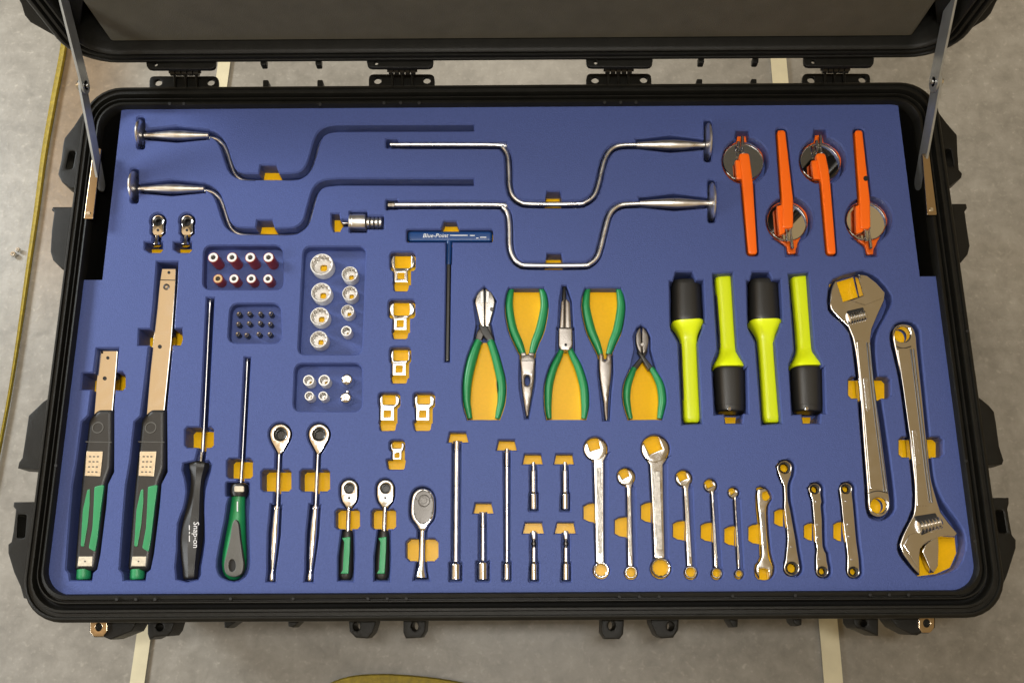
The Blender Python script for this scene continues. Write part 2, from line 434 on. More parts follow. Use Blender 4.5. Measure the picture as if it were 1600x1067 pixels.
prof_in = [(.62, -.007), (.64, .000), (.68, .003), (.72, .003), (.745, -.005), (.80, -.005), (.82, .0005), (.95, .0015), (1.0, -.001), (1.0, -.016)]
b1, _ = loft([rim_loop(s, ZR + z, idp) for s, z in prof_rim]); rim = part('base_rim', b1, M['black'], case, smooth=50)
b1, _ = loft([rim_loop(s, ZR + z, idp) for s, z in prof_in]); part('inner_lip', b1, M['black'], rim, smooth=50)
b1, _ = loft([rim_loop(s, ZR + z, idp) for s, z in ((.49, -.0085), (.50, -.006), (.56, -.0045), (.62, -.006), (.63, -.0085))]); part('gasket', b1, M['gasket'], rim)
ins = lambda q, d: (q[0] + d, q[1] - d, q[2] + d, q[3] - d)
b1, R = loft([[Vector((x, y, z)) for x, y in rrw(*ins(RO, d), .05)] for d, z in ((.004, -.022), (.010, -.030), (.014, -.06), (.028, ZF + .012), (.034, ZF + .003))])
b1.faces.new(R[-1][::-1])
loft([[Vector((x, y, z)) for x, y in rrw(*ins(RI, d), .03)] for d, z in ((0, -.004), (-.001, -.012), (.006, -.25))], b1)
b1.verts.ensure_lookup_table(); b1.faces.new(b1.verts[-36:])
part('base_shell', b1, M['black'], case, smooth=50)
bm = bmesh.new()
for x, y in [(182, 936), (212, 936), (242, 936), (360, 935), (458, 935), (575, 935), (605, 935), (635, 935), (968, 932), (999, 932), (1030, 932), (1145, 931), (1243, 930), (1360, 929), (1390, 929), (1420, 929),
             (600, 161), (626, 161), (655, 161), (945, 160), (970, 160), (994, 160), (500, 163), (265, 162), (287, 162), (203, 520), (87, 727), (1512, 517), (1510, 720), (1524, 845)]:
    if y == 520: continue
    disc((x, y), 2.6, ZR + (.0031 if 200 < y or y > 900 else .002), bm, 10, .0006)
part('rivet', bm, M['hole'], rim, kind='stuff')  # dark discs standing in for the small holes in the rim

# lugs moulded on the sides of the base (traced on the plane of their upper face)
def lug(poly, z, t, hole=None, name='handle_bracket', m='black', b=.002):
    return part(name, plate(poly, [hole] if hole else [], z, t, b, 2), M[m], case)
ZL = -.012
lug([(140, 165), (131, 172), (115, 197), (100, 216), (98, 226), (95, 250), (90, 272), (96, 284), (110, 294), (135, 294)], ZL, .03, round_poly([(108, 236), (118, 236), (113, 264), (102, 264)], 4))
lug([(130, 323), (82, 323), (80, 328), (84, 330), (80, 360), (78, 393), (82, 406), (95, 419), (125, 425)], ZL, .03, name='side_boss')
lug([(90, 612), (67, 627), (44, 649), (38, 690), (34, 715), (29, 722), (27, 731), (60, 733), (85, 733)], ZL, .03, name='side_boss')
lug([(75, 783), (21, 784), (20, 791), (24, 796), (20, 830), (17, 846), (12, 850), (12, 864), (21, 894), (31, 916), (36, 934), (60, 940)], ZL, .03, round_poly([(28, 804), (41, 804), (38, 840), (26, 840)], 3))
lug([(1440, 160), (1461, 167), (1478, 190), (1496, 211), (1497, 240), (1499, 265), (1504, 271), (1503, 277), (1485, 290), (1460, 292)], ZL, .03, round_poly([(1477, 233), (1486, 233), (1490, 261), (1481, 261)], 3))
lug([(1465, 318), (1510, 318), (1512, 325), (1508, 330), (1513, 365), (1516, 384), (1513, 397), (1502, 410), (1475, 412)], ZL, .03, name='side_boss')
lug([(1505, 612), (1531, 621), (1546, 633), (1554, 643), (1557, 660), (1562, 697), (1569, 719), (1567, 725), (1545, 726), (1520, 726)], ZL, .03, name='side_boss')
lug([(1520, 777), (1577, 777), (1577, 787), (1575, 795), (1579, 820), (1582, 835), (1588, 843), (1588, 856), (1583, 872), (1574, 900), (1567, 915), (1540, 930)], ZL, .03, round_poly([(1556, 797), (1567, 797), (1573, 832), (1561, 832)], 3))
# front lugs
ZL2 = -.03
lug([(140, 955), (139, 985), (146, 995), (162, 995), (172, 999), (205, 986), (213, 972), (213, 955)], ZL2, .04, name='latch_lug')
lug([(230, 955), (230, 990), (233, 999), (241, 995), (262, 993), (268, 985), (272, 972), (274, 955)], ZL2, .04, circ((249, 979), 6, 14), 'latch_lug')
lug([(349, 955), (350, 980), (355, 981), (369, 971), (369, 955)], ZL2, .03, name='front_peg')
lug([(449, 955), (450, 978), (458, 980), (467, 971), (467, 955)], ZL2, .03, name='front_peg')
lug([(543, 955), (546, 986), (556, 996), (574, 997), (582, 988), (587, 972), (587, 955)], ZL2, .04, circ((557, 978), 5.5, 14, 7), 'latch_lug')
lug([(630, 955), (630, 988), (634, 997), (658, 996), (664, 986), (666, 955)], ZL2, .04, circ((648, 978), 5.5, 14, 7), 'latch_lug')
lug([(941, 955), (940, 988), (946, 998), (968, 998), (974, 990), (976, 955)], ZL2, .04, circ((956, 977), 5.5, 14, 7), 'latch_lug')
lug([(1016, 955), (1018, 974), (1026, 992), (1034, 997), (1052, 996), (1060, 984), (1062, 955)], ZL2, .04, circ((1048, 978), 5.5, 14, 7), 'latch_lug')
lug([(1137, 955), (1140, 970), (1146, 980), (1153, 979), (1154, 955)], ZL2, .03, name='front_peg')
lug([(1236, 955), (1240, 972), (1246, 978), (1253, 976), (1254, 955)], ZL2, .03, name='front_peg')
lug([(1332, 950), (1335, 974), (1340, 981), (1352, 985), (1370, 993), (1373, 993), (1373, 950)], ZL2, .04, circ((1350, 973), 5, 14), 'latch_lug')
lug([(1390, 950), (1392, 966), (1402, 979), (1425, 991), (1434, 992), (1440, 989), (1452, 989), (1462, 980), (1462, 950)], ZL2, .04, name='latch_lug')
for c, dx in (((154, 979), 13), ((1448, 973), 12)):
    t = part('hasp_plate', plate(round_poly([(c[0] - dx, c[1] - 15), (c[0] + dx, c[1] - 15), (c[0] + dx, c[1] + 7), (c[0] + dx * .5, c[1] + 15), (c[0] - dx * .6, c[1] + 15), (c[0] - dx, c[1] + 8)], 2), [circ(c, 5.5, 16, 6.5)], ZL2 + .004, .004, .0006), M['bracket'], case)

# hinges
for (ux0, ux1, lx0, lx1, nx0, nx1, uy, ly) in ((228, 337, 233, 341, 266, 312, 96, 119), (573, 677, 576, 679, 607, 650, 94, 116), (916, 1020, 916, 1018, 945, 988, 93, 115), (1256, 1366, 1254, 1360, 1284, 1326, 92, 115)):
    low = plate(round_poly([(lx0, ly + 26), (lx0, ly), (lx1, ly), (lx1, ly + 26)], 8), [circ((lx0 + 14, ly + 10), 6, 14, 5), circ((lx1 - 12, ly + 9.5), 6, 14, 5)], -.004, .005, .0012)
    h = part('hinge', low, M['black'], case)
    up = plate(round_poly([(ux0, uy - 12), (ux1, uy - 12), (ux1, uy + 12), (ux0, uy + 12)], 9), [circ((ux0 + 15, uy + 4.5), 3, 10)], .046, .005, .0012)
    part('hinge_leaf', up, M['black'], h)
    kn = bmesh.new(); zc = .016; K = 5
    w = (nx1 - nx0) / K
    for i in range(K):
        lathe([(nx0 + i * w + .6, uy + 17, 4.2), (nx0 + i * w + .9, uy + 17, 6), (nx0 + (i + 1) * w - .9, uy + 17, 6), (nx0 + (i + 1) * w - .6, uy + 17, 4.2)], zc, 12, 1, kn)
    lathe([(nx0 - 2, uy + 17, 2.2), (nx1 + 2, uy + 17, 2.2)], zc, 10, 1, kn)
    part('hinge_knuckle', kn, M['oxide'], h)
    rb = bmesh.new()
    for x in (nx0 + 6, (nx0 + nx1) / 2, nx1 - 6): plate(rr(x - 1.6, ly - 4, x + 1.6, ly + 22, 1), (), .004, .012, .0008, 1, rb)
    part('hinge_rib', rb, M['black'], h)
for x, y0, y1, z in ((411, 90, 101.5, .046), (497, 90, 101.5, .046), (1096, 88, 98.5, .046), (1181, 88, 98.5, .046)):
    part('stop_peg', plate(rr(x - 4.5, y0, x + 4.5, y1, 2), (), z, .01, .001), M['black'], case)
for x, y0, y1 in ((415, 125, 140), (500, 125, 140), (1093, 123.5, 138), (1178, 123.5, 138)):
    part('stop_peg', plate(rr(x - 4.5, y0, x + 4.5, y1, 2), (), .002, .012, .001), M['black'], case)

# lid, standing upright behind the base: local (x, z) in the plane Y = YL, depth backwards
YL = .685; ZB, ZT = .046, .70
LO = (-.5595, .5595, ZB, ZT); LI = (-.533, .533, ZB + .0245, ZT - .025)
lput = lambda x, y, z: Vector((x, YL - z, y))      # z of the profile points to the viewer
def lid_loop(s, z):
    q = [a + (b - a) * s for a, b in zip(LO, LI)]
    return [lput(x, y, z) for x, y in rrw(*q, .055 + (.036 - .055) * s)]
lp = [(.2, -.03), (.05, -.022), (0, -.014), (0, -.003), (.04, .0), (.16, .0015), (.28, .0015), (.32, -.003), (.42, -.003), (.46, .001), (.60, .001), (.63, -.006), (.74, -.006), (.78, .0), (.90, .001), (.97, -.001), (1, -.004), (1, -.014)]
b1, _ = loft([lid_loop(s, z) for s, z in lp]); bmesh.ops.recalc_face_normals(b1, faces=b1.faces)
lid = part('lid', b1, M['black'], case, smooth=50)
b1, R = loft([[lput(x, y, z) for x, y in rrw(*ins(LO, d), .05)] for d, z in ((.004, -.025), (.012, -.03), (.02, -.09), (.04, -.115))]); b1.faces.new(R[-1])
b2, R = loft([[lput(x, y, z) for x, y in rrw(*ins(LI, d), .034)] for d, z in ((0, -.010), (.004, -.10))], b1); b1.faces.new(R[-1])
part('lid_shell', b1, M['black'], lid, smooth=50)
bm = plate(round_poly([(-.505, ZB + .026), (.502, ZB + .026), (.502, ZT - .03), (-.505, ZT - .03)], .004), (), 0, .05, .002, 2, world=True, put=lambda x, y, z: Vector((x, .700 - z, y)))
part('lid_panel', bm, M['panel'], lid)
def lidlug(px, Y, t):
    pts = [UY(p, Y) for p in px]
    return part('lid_bracket', plate([(p.x, p.z) for p in pts], (), 0, t, .002, 2, world=True, put=lambda x, y, z: Vector((x, Y - z, y))), M['black'], lid)
lidlug([(120, 74), (97, 64), (47, 36), (38, 25), (33, 8), (22, -12), (25, -60), (70, -90), (140, -60)], .703, .05)
lidlug([(1470, 72), (1486, 66), (1540, 32), (1549, 22), (1558, 3), (1572, -12), (1568, -60), (1520, -90), (1450, -60)], .703, .05)

# lid stays
def stay(X, pts, wd, mt, sgn, br, screw):
    P = [UX(p, X) for p in pts]
    def bar(a, b, w, th, x0):
        d = (b - a).normalized(); n = Vector((0, -d.z, d.y)) * (w / 2)
        poly = []
        for c, s in ((a, 1), (b, -1)):
            for k in range(7):
                ang = pi / 2 + pi * k / 6
                v = d * (cos(ang) * s * w / 2) + n * (sin(ang) * s)
                poly.append((c + v).yz[:])
        return plate(poly, (), 0, th, .0005, 1, world=True, bottom=True, put=lambda y, z, h: Vector((x0 + (h if sgn < 0 else -h) , y, z)))
    st = part('lid_stay', bar(P[0], P[1], wd, .003, X), M[mt], case)
    part('lower_arm', bar(P[1], P[2], wd * .9, .003, X - sgn * .0034), M[mt], st)
    bm = bmesh.new()
    for k, (r, h0, h1) in enumerate(((.0062, -.003, .006), (.0035, -.006, .0085))):
        rings = []
        for h in (h0, h1):
            rings.append([bm.verts.new((X + (h if sgn < 0 else -h), P[1].y + r * cos(2 * pi * i / 14), P[1].z + r * sin(2 * pi * i / 14))) for i in range(14)])
        for i in range(14): bm.faces.new((rings[0][i], rings[0][(i + 1) % 14], rings[1][(i + 1) % 14], rings[1][i]))
        bm.faces.new(rings[0]); bm.faces.new(rings[1])
    bmesh.ops.recalc_face_normals(bm, faces=bm.faces)
    part('pivot', bm, M['chrome'], st)
    b = part('stay_bracket', plate(round_poly(br, 2), (), ZR + .0065, .003, .0006), M['bracket'], case)
    part('rivet', disc(screw, 3.2, ZR + .0065, None, 12, .0014), M['chrome'], b)
stay(-.527, [(87, -40), (131, 134), (160, 288)], .021, 'zinc', 1, [(146, 232), (158, 232), (145, 342), (131, 342)], (138, 333))
stay(.525, [(1497, -40), (1462, 128), (1434, 284)], .026, 'zinc', -1, [(1441, 240), (1452, 240), (1464, 336), (1449, 336)], (1456, 327))

# ------------------------------------------------------------------ foam: every pocket is (polygons in px on the upper face, depth, floor)
POCKETS = []
def pocket(polys, depth, floor='y'):
    for p in polys: POCKETS.append((p, depth, floor))
def notch(x0, y0, x1, y1, c=5, side=None):
    """finger notch: rectangle with clipped corners; side 'l' clips only the left"""
    cx = min(c, (x1 - x0) * .4)
    if side == 'l': return [(x1, y0), (x1, y1), (x0 + cx, y1 - 2), (x0, y1 - 6), (x0, y0 + 6), (x0 + cx, y0 + 2)]
    return [(x0, y0 + c), (x0 + cx, y0), (x1 - cx, y0), (x1, y0 + c), (x1, y1 - c), (x1 - cx, y1), (x0 + cx, y1), (x0, y1 - c)]
def trap(x0, x1, y0, b0, b1, y1): return [(x0, y0), (x1, y0), (b1, y1), (b0, y1)]

# ================================================================== TOOLS
# ---- speed braces
def P2(w):
    k = w - Vector((0, 0, CAM_H)); d = k.dot(_f)
    return (CX + F_PX * k.dot(_r) / d, CY - F_PX * k.dot(_u) / d)
def down(p, z):
    """pixel of the point straight below the upper-face point p, at height z"""
    w = U(p, 0); w.z = z
    return P2(w)
def brace(label, rod, rodz, handle, knob, kz, ntc, end=None, pr=5.2, chrome='chrome'):
    t = thing('speed_brace', label, 'brace', (rod[len(rod) // 2][0], rod[len(rod) // 2][1]), -.02, 'chrome speed braces in the upper part of the foam')
    path = crom([(x, y, r) for x, y, r in rod], 6)
    n = len(path)
    pts = [(x, y, r, rodz[0] + (rodz[1] - rodz[0]) * i / (n - 1)) for i, (x, y, r) in enumerate(path)]
    if rodz[1] < -.015: pts = [(*down((x, y), z), r, z) for x, y, r, z in pts]
    part('crank', lathe(pts, rodz[0], 14, 1, None, True), M['rod'], t)
    hx0, hx1, hy, hr = handle; d = hx1 - hx0
    prof = [(0, .45), (.01, .58), (.10, .64), (.25, .80), (.42, .98), (.55, 1), (.70, .88), (.85, .66), (.97, .55), (1, .5)]
    part('handle', lathe([(hx0 + d * a, hy, hr * b) for a, b in prof], kz, 20), M['rod'], t)
    kx, ky, kr, sg = knob
    pr2 = [(-4.5, .22), (-4.0, .70), (-2.8, .92), (-.8, 1), (1.0, .99), (2.6, .88), (4.2, .58), (5.0, .15)]
    part('knob', lathe([(kx + sg * a, ky, kr * b) for a, b in pr2], kz, 28), M['rod'], t)
    if end: part('drive_end', lathe(end, rodz[0] if rod[0][0] == end[0][0] else rodz[1], 8, 1, None, False, 0, 0), M['satin'], t)
    pocket([band([(x, y, pr) for x, y, r in path], 0, 0)], .024, 'b')
    pocket([band([(hx0, hy - 2, hr * .8), ((hx0 + hx1) / 2, hy - 2.5, hr + 4), (hx1, hy - 1.5, hr * .7 + 1)], 1)], .024, 'b')
    pocket([rr(kx - 6, ky - kr - 5, kx + 6, ky + kr + 1.5, 4)], .036, 'b')
    pocket([ntc], .024)
brace('chrome speed brace at top left, round knob on the left, uppermost of the left pair',
      [(318, 207.5, 3.6), (333, 210, 3.6), (344, 219, 3.6), (351, 233, 3.6), (357, 252, 3.6), (364, 267, 3.6), (378, 275, 3.6), (405, 276.5, 3.6), (455, 276, 3.6), (472, 272, 3.6), (483, 260, 3.6), (490, 240, 3.6), (496, 219, 3.6), (504, 207, 3.6), (520, 201, 3.6), (560, 200, 3.6), (740, 199.5, 3.6)],
      (-.0135, -.0205), (327, 226, 212, 8.0), (220, 209.5, 22, -1), -.007, trap(407, 431, 258, 403, 439, 280), pr=5.0)
brace('chrome speed brace below another at left, round knob above the small flex heads',
      [(311, 291, 3.6), (325, 293, 3.6), (338, 303, 3.6), (345, 319, 3.6), (351, 338, 3.6), (358, 352, 3.6), (372, 360, 3.6), (400, 361.5, 3.6), (452, 361.5, 3.6), (468, 357, 3.6), (479, 345, 3.6), (486, 321, 3.6), (493, 299, 3.6), (504, 288, 3.6), (525, 284.5, 3.6), (560, 284, 3.6), (740, 284.5, 3.6)],
      (-.0135, -.0205), (320, 217, 295.5, 8.0), (210, 292, 24, -1), -.007, trap(402, 425, 344, 398, 432, 366), [(738, 286.5, 2.5), (741, 286.5, 2.8)], pr=5.0)
brace('chrome speed brace with round knob near the orange mirrors, upper of the right pair',
      [(610, 226.5, 3.9), (775, 227, 3.9), (786, 231, 3.9), (793, 243, 3.9), (795, 264, 3.9), (796, 290, 3.9), (801, 306, 3.9), (813, 316, 3.9), (830, 319, 3.9), (900, 319, 3.9), (915, 316, 3.9), (928, 306, 3.9), (935, 289, 3.9), (941, 263, 3.9), (947, 245, 3.9), (956, 233, 3.9), (970, 227.5, 3.9), (996, 226.5, 3.9)],
      (-.009, -.006), (994, 1101, 227, 8.5), (1106, 222, 29, 1), -.005, trap(855, 875, 299, 851, 879, 317), pr=5.6)
brace('chrome speed brace right of the blue T-handle key, lower right of the four',
      [(612, 320.5, 4.4), (775, 320.5, 4.4), (787, 325, 4.4), (794, 336, 4.4), (796, 356, 4.4), (797, 385, 4.4), (802, 402, 4.4), (812, 412, 4.4), (828, 415, 4.4), (908, 415, 4.4), (922, 412, 4.4), (933, 402, 4.4), (939, 385, 4.4), (945, 360, 4.4), (951, 339, 4.4), (959, 327, 4.4), (973, 320, 4.4), (1001, 318.5, 4.4)],
      (-.006, -.005), (999, 1108, 318, 8.5), (1112, 316, 30, 1), -.004, trap(855, 877, 396, 851, 881, 414), [(606, 320.5, 4.8), (607, 320.5, 6), (617, 320.5, 6), (618, 320.5, 4.8)], pr=5.8)
pocket([rr(603, 217, 622, 231, 2), rr(603, 312, 622, 328, 2)], .024, 'b')

# ---- inspection mirrors
def mirror(label, c, tilt, sh, tab, wide, rods, spot=None):
    def lean(bm):
        x0 = U(c, 0).x
        for v in bm.verts: v.co.z -= (v.co.x - x0) * math.tan(radians(tilt)) + (.0015 if tilt else 0)
        return bm
    t = thing('inspection_mirror', label, 'mirror', c, -.02, 'orange handled inspection mirrors at the upper right')
    zm = -.012
    bk = plate(circ(c, 32.5, 36), (), zm - .0060, .004, .001)
    plate(round_poly(tab, 4), (), zm - .0050, .004, .001, 2, bk)
    part('backing', bk, M['orange'], t)
    rg = vlathe(c, [(31.8, zm - .002), (31.8, zm + .0005), (31.2, zm + .001), (30.6, zm + .0004), (30.4, zm - .001)], zm, 36, None, False)
    part('rim', lean(rg), M['chrome'], t)
    part('mirror_glass', lean(plate(circ(c, 30.6, 36), (), zm - .0004, .001, .0002, 1)), M['mirror'], t)
    part('handle', plate(round_poly(sh, 5), (), -.001, .008, .0022, 3), M['orange'], t)
    part('clip', plate(round_poly(wide, 2), (), -.0035, .006, .0012), M['orange'], t)
    rb = bmesh.new()
    for (x0, y0, x1, y1) in rods: lathe([(x0, y0, 1.6), (x0 + (x1 - x0) * .45, y0 + (y1 - y0) * .45, 1.6), (x0 + (x1 - x0) * .46, y0 + (y1 - y0) * .46, 2.4), (x1, y1, 2.4)], -.005, 10, 1, rb)
    part('telescopic_rod', rb, M['satin'], t)
    kx, ky = rods[1][0], rods[1][1]
    part('ball_joint', lathe([(kx - 3, ky, .8), (kx - 2, ky, 2.6), (kx, ky, 3.4), (kx + 2, ky, 2.6), (kx + 3, ky, .8)], -.006, 12), M['chrome'], t)
    if spot: part('hang_hole', disc(spot, 4, -.001, None, 14, .0003), M['hole'], t)
    pocket([circ((c[0] + 4, c[1] - 2.5), 37, 30)], .024, 'b')
    pocket([grow(round_poly(sh, 4), 2.6), grow(tab, 3)], .024, 'b')
def shaft_up(x0, x1, y0, xa, xb, y1): return [(x0, y0), (x1, y0), (xb, y1), (xa, y1)]
mirror('orange handled inspection mirror, round glass at top, first from the left', (1161, 253), 0,
       [(1155, 239), (1171, 239), (1174, 262), (1177, 285), (1184, 397), (1169.5, 397), (1159.5, 285)], [(1153, 207), (1167, 207), (1170, 224), (1186, 236), (1136, 238), (1150, 224)],
       [(1149, 250), (1160, 250), (1161, 280), (1151, 280)], [(1155, 238, 1154, 222), (1161, 240, 1160, 214)])
mirror('orange handled inspection mirror, round glass at bottom, second from the left', (1230, 346), 3,
       [(1214.5, 203), (1227.5, 203), (1240, 312), (1240, 356), (1222, 357), (1222, 312)], [(1231, 397), (1245, 396), (1246, 381), (1254, 366), (1214, 374), (1229, 384)],
       [(1214, 322), (1226, 318), (1227, 364), (1218, 368)], [(1228, 356, 1231, 378), (1235, 356, 1238, 388)])
mirror('orange handled inspection mirror, round glass at top, third from the left', (1282, 253), 3,
       [(1275, 239), (1290, 239), (1295, 262), (1298, 285), (1307, 397), (1293, 397), (1283, 285)], [(1275, 205), (1288, 205), (1291, 222), (1307, 236), (1257, 238), (1272, 222)],
       [(1268, 251), (1281, 250), (1284, 280), (1271, 280)], [(1277, 238, 1276, 220), (1283, 240, 1282, 212)])
mirror('orange handled inspection mirror at far right with a small dark hole in its handle', (1354, 345), 1,
       [(1335.5, 203), (1348, 203), (1360, 312), (1361, 357), (1344, 358), (1343, 312)], [(1355, 398), (1368, 397), (1369, 381), (1378, 366), (1338, 374), (1352, 384)],
       [(1337, 322), (1348, 318), (1349, 362), (1338, 366)], [(1351, 356, 1354, 378), (1357, 356, 1361, 388)], spot=(1353, 279))

# ---- flashlights
def flashlight(label, up, cap_a, cap_b, shaft_b, end, ntc, dk):
    """up: lamp head at the top; axis points in px"""
    t = thing('flashlight', label, 'flashlight', cap_a, -.03, 'neon yellow and black flashlights beside the adjustable wrenches')
    z = -.022; s = 1 if up else -1
    ax, ay = cap_a; bx, by = cap_b; L = lambda k: (ax + (bx - ax) * k, ay + (by - ay) * k)
    prof = [(0, 17.5), (.012, 20), (.04, 21.3), (.12, 21.9), (.135, 21.9), (.14, 22.3), (.30, 22.6), (.50, 23), (.70, 23.4), (.90, 23.6), (.97, 23.4), (1.0, 22.6)]
    part('head', lathe([(*L(k), r) for k, r in prof], z, 48, .82, None, False, 1, .014, sup=2.7), M['rubber'], t)
    cx, cy = cap_b; dx, dy = shaft_b[0] - cx, shaft_b[1] - cy
    e = (end[0] - shaft_b[0], end[1] - shaft_b[1])
    pf = [(cx, cy + s * .5, 23), (cx + dx * .04, cy + dy * .04, 24.4), (cx + dx * .18, cy + dy * .18, 24), (cx + dx * .45, cy + dy * .45, 19), (cx + dx * .75, cy + dy * .75, 14.6), (*shaft_b, 12.8)]
    pf += [(shaft_b[0] + e[0] * k, shaft_b[1] + e[1] * k, r) for k, r in ((.2, 12.2), (.5, 12.2), (.8, 12.6), (.93, 12.8), (.98, 11.6), (1, 9))]
    part('body', lathe(pf, z, 40, .92, None, True, sup=3.6), M['neon'], t)
    m0 = (shaft_b[0] + e[0] * .02 - 11.2, shaft_b[1] + e[1] * .02); m1 = (shaft_b[0] + e[0] * .72 - 11.2, shaft_b[1] + e[1] * .72)
    off = 0 if dk < 0 else 22.4
    part('clip', lathe([(m0[0] + off, m0[1], 1.4), (m0[0] + off, m0[1] + s * 2, 2.0), (m1[0] + off, m1[1] - s * 2, 2.0), (m1[0] + off, m1[1], 1.4)], z + .004, 8), M['rubber'], t)
    if not up: part('switch', disc((ax - 1, ay - s * 0 + (by - ay) * .10), 3, z + .0165, None, 14, .001), M['satin'], t)
    hh = band([(*L(0), 25), (*L(1), 26), ], 1.5)
    pocket([[(x + 2, y) for x, y in hh]], .046, 'b')
    pocket([band([(cx, cy, 25.5), (cx + dx * .3, cy + dy * .3, 24), (*shaft_b, 14.5), (end[0] + 1, end[1], 14.5)], 1.2)], .046, 'b')
    pocket([ntc], .046, 'b' if up else 'y')
flashlight('neon yellow flashlight with black head at top, beside the small cutters', True, (1071, 440), (1073, 504), (1075.5, 534), (1080.5, 661), trap(1056, 1082, 425, 1051, 1090, 442), -1)
flashlight('neon yellow flashlight with black head down, second from the left', False, (1141, 645), (1138.5, 577), (1137, 546), (1128.5, 428), [(1131, 640), (1163, 640), (1160, 661), (1134, 661)], -1)
flashlight('neon yellow flashlight with black head at top, third from the left', True, (1191.5, 439), (1194, 503), (1196, 533), (1205, 661), trap(1176, 1202, 425, 1171, 1210, 442), 1)
flashlight('neon yellow flashlight with black head down, nearest the adjustable wrenches', False, (1262, 645), (1259, 576), (1257, 546), (1247, 428), [(1252, 640), (1284, 640), (1281, 661), (1255, 661)], 1)

# ---- adjustable wrenches
def adj_common(t, knurl, kz, ring_hole):
    (x0, y0), (x1, y1), r = knurl
    bm = bmesh.new(); K = 7; pts = []
    for i in range(K):
        a = i / K; b = (i + .5) / K
        pts += [(x0 + (x1 - x0) * a, y0 + (y1 - y0) * a, r * .55), (x0 + (x1 - x0) * (a + .12 / K * 2), y0 + (y1 - y0) * (a + .12 / K * 2), r), (x0 + (x1 - x0) * b, y0 + (y1 - y0) * b, r)]
    pts.append((x1, y1, r * .72))
    part('knurl_screw', lathe(pts, kz, 16), M['chrome'], t)
GA = 'chrome adjustable wrenches at the right'
tA = thing('adjustable_wrench', 'large chrome adjustable wrench, jaws at top, left of the pair', 'wrench', (1350, 600), -.02, GA)
zt = -.003
bodyA = crom([(1325, 511), (1312, 499), (1298, 483), (1296.5, 468), (1298, 453), (1302.5, 440)], 3)
bodyA = bodyA[:-1] + [(1302.5, 440), (1307, 438), (1318, 471), (1348, 461), (1341, 427.5), (1355, 429.5), (1370, 441), (1384, 457), (1382, 470), (1372, 492), (1363, 514)] + \
        crom([(1361, 530), (1362, 558), (1367, 600), (1374, 650), (1382, 710), (1389, 765), (1391.5, 790), (1385, 803), (1373.5, 808), (1361, 803), (1356, 789), (1355, 765), (1349, 690), (1344, 620), (1338, 560), (1332, 528)], 4)
part('body', plate(bodyA, [circ((1373, 789), 12.3, 28)], zt, .012, .0022, 3), M['satin'], tA)
part('movable_jaw', plate([(1341, 434), (1349, 462), (1330, 469), (1352, 476), (1379, 466), (1382, 457), (1370, 444), (1352, 432)], (), zt + .0025, .010, .0012), M['satin'], tA)
part('worm_slot', plate(round_poly([(1323, 486), (1349, 480), (1353, 500), (1326, 507)], 2), (), zt + .0006, .002, .0002, 1), M['hole'], tA)
adj_common(tA, ((1324, 499), (1352, 492), 9.5), zt - .001, None)
def web(t, L, R, zt):
    part('handle_web', plate(round_poly(L + R[::-1], 3), (), zt + .0010, .003, .0008), M['satin'], t)
def groove(t, pts, z):
    bm = bmesh.new()
    for off, w in ((0, .9), (4.2, .8)):
        p = [(x + off, y, w) for x, y in pts]
        plate(band(crom(p, 4)), (), z, .0012, .0003, 1, bm)
    part('edge_groove', bm, M['dark'], t)
web(tA, [(1338.5, 532), (1345.5, 600), (1352, 670), (1359.5, 764)], [(1353.5, 532), (1360.5, 600), (1369.5, 670), (1383, 764)], zt)
groove(tA, [(1355, 535), (1360, 590), (1367, 650), (1376, 720), (1382.5, 768)], zt + .0016)
part('engraving', plate(round_poly([(1349, 590), (1356, 589), (1361, 640), (1354, 642)], 2), (), zt + .0014, .001, .0003, 1), M['stamp'], tA)
pocket([grow(crom([(1303, 436), (1340, 424), (1357, 426), (1374, 436), (1393, 461), (1391, 480), (1374, 512), (1368, 535), (1370, 575), (1383, 660), (1392, 725), (1399, 783), (1396, 800), (1385, 810), (1372, 812), (1359, 807), (1353.5, 790), (1352, 760), (1341, 620), (1335, 560), (1328, 520), (1310, 499), (1295, 484), (1295, 455)], 2, True), .5)], .022, 'b')
pocket([circ((1373, 789), 14, 20), [(1303, 436), (1342, 424), (1352, 465), (1318, 478)]], .022)
pocket([notch(1326, 588, 1392, 622, 5)], .022)
tB = thing('adjustable_wrench', 'large chrome adjustable wrench, jaws down, nearest the right side of the case', 'wrench', (1435, 700), -.02, GA)
bodyB = crom([(1397, 540), (1394.5, 522), (1401, 509), (1413, 505), (1426, 510), (1432, 524), (1434, 545), (1441, 610), (1447, 670), (1452, 715), (1456, 748), (1464, 778), (1471, 800)], 4)
bodyB = bodyB + [(1484, 817), (1498, 833), (1492, 839), (1466, 838), (1452, 846), (1437, 856), (1437.5, 898), (1424, 884), (1411, 866)] + \
        crom([(1405, 851), (1411, 834), (1421, 814), (1428, 797), (1429, 760), (1424, 712), (1417, 645), (1408, 590)], 4)
part('body', plate(bodyB, [circ((1410, 522), 12.3, 28)], zt, .012, .0022, 3), M['satin'], tB)
part('movable_jaw', plate(round_poly([(1466, 836), (1467, 852), (1466, 884), (1459, 895), (1453, 888), (1441, 860), (1447, 850), (1456, 843)], 2), (), zt - .001, .010, .0012), M['satin'], tB)
part('jaw_face', plate([(1412, 852), (1421, 835), (1444, 828), (1470, 833), (1490, 834), (1466, 839), (1446, 847), (1438, 857), (1434, 886)], (), zt + .0018, .004, .0010), M['satin'], tB)
part('worm_slot', plate(round_poly([(1430, 806), (1462, 801), (1471, 822), (1440, 836)], 2), (), zt + .0022, .002, .0002, 1), M['hole'], tB)
adj_common(tB, ((1433, 824), (1470, 816), 10.5), zt, None)
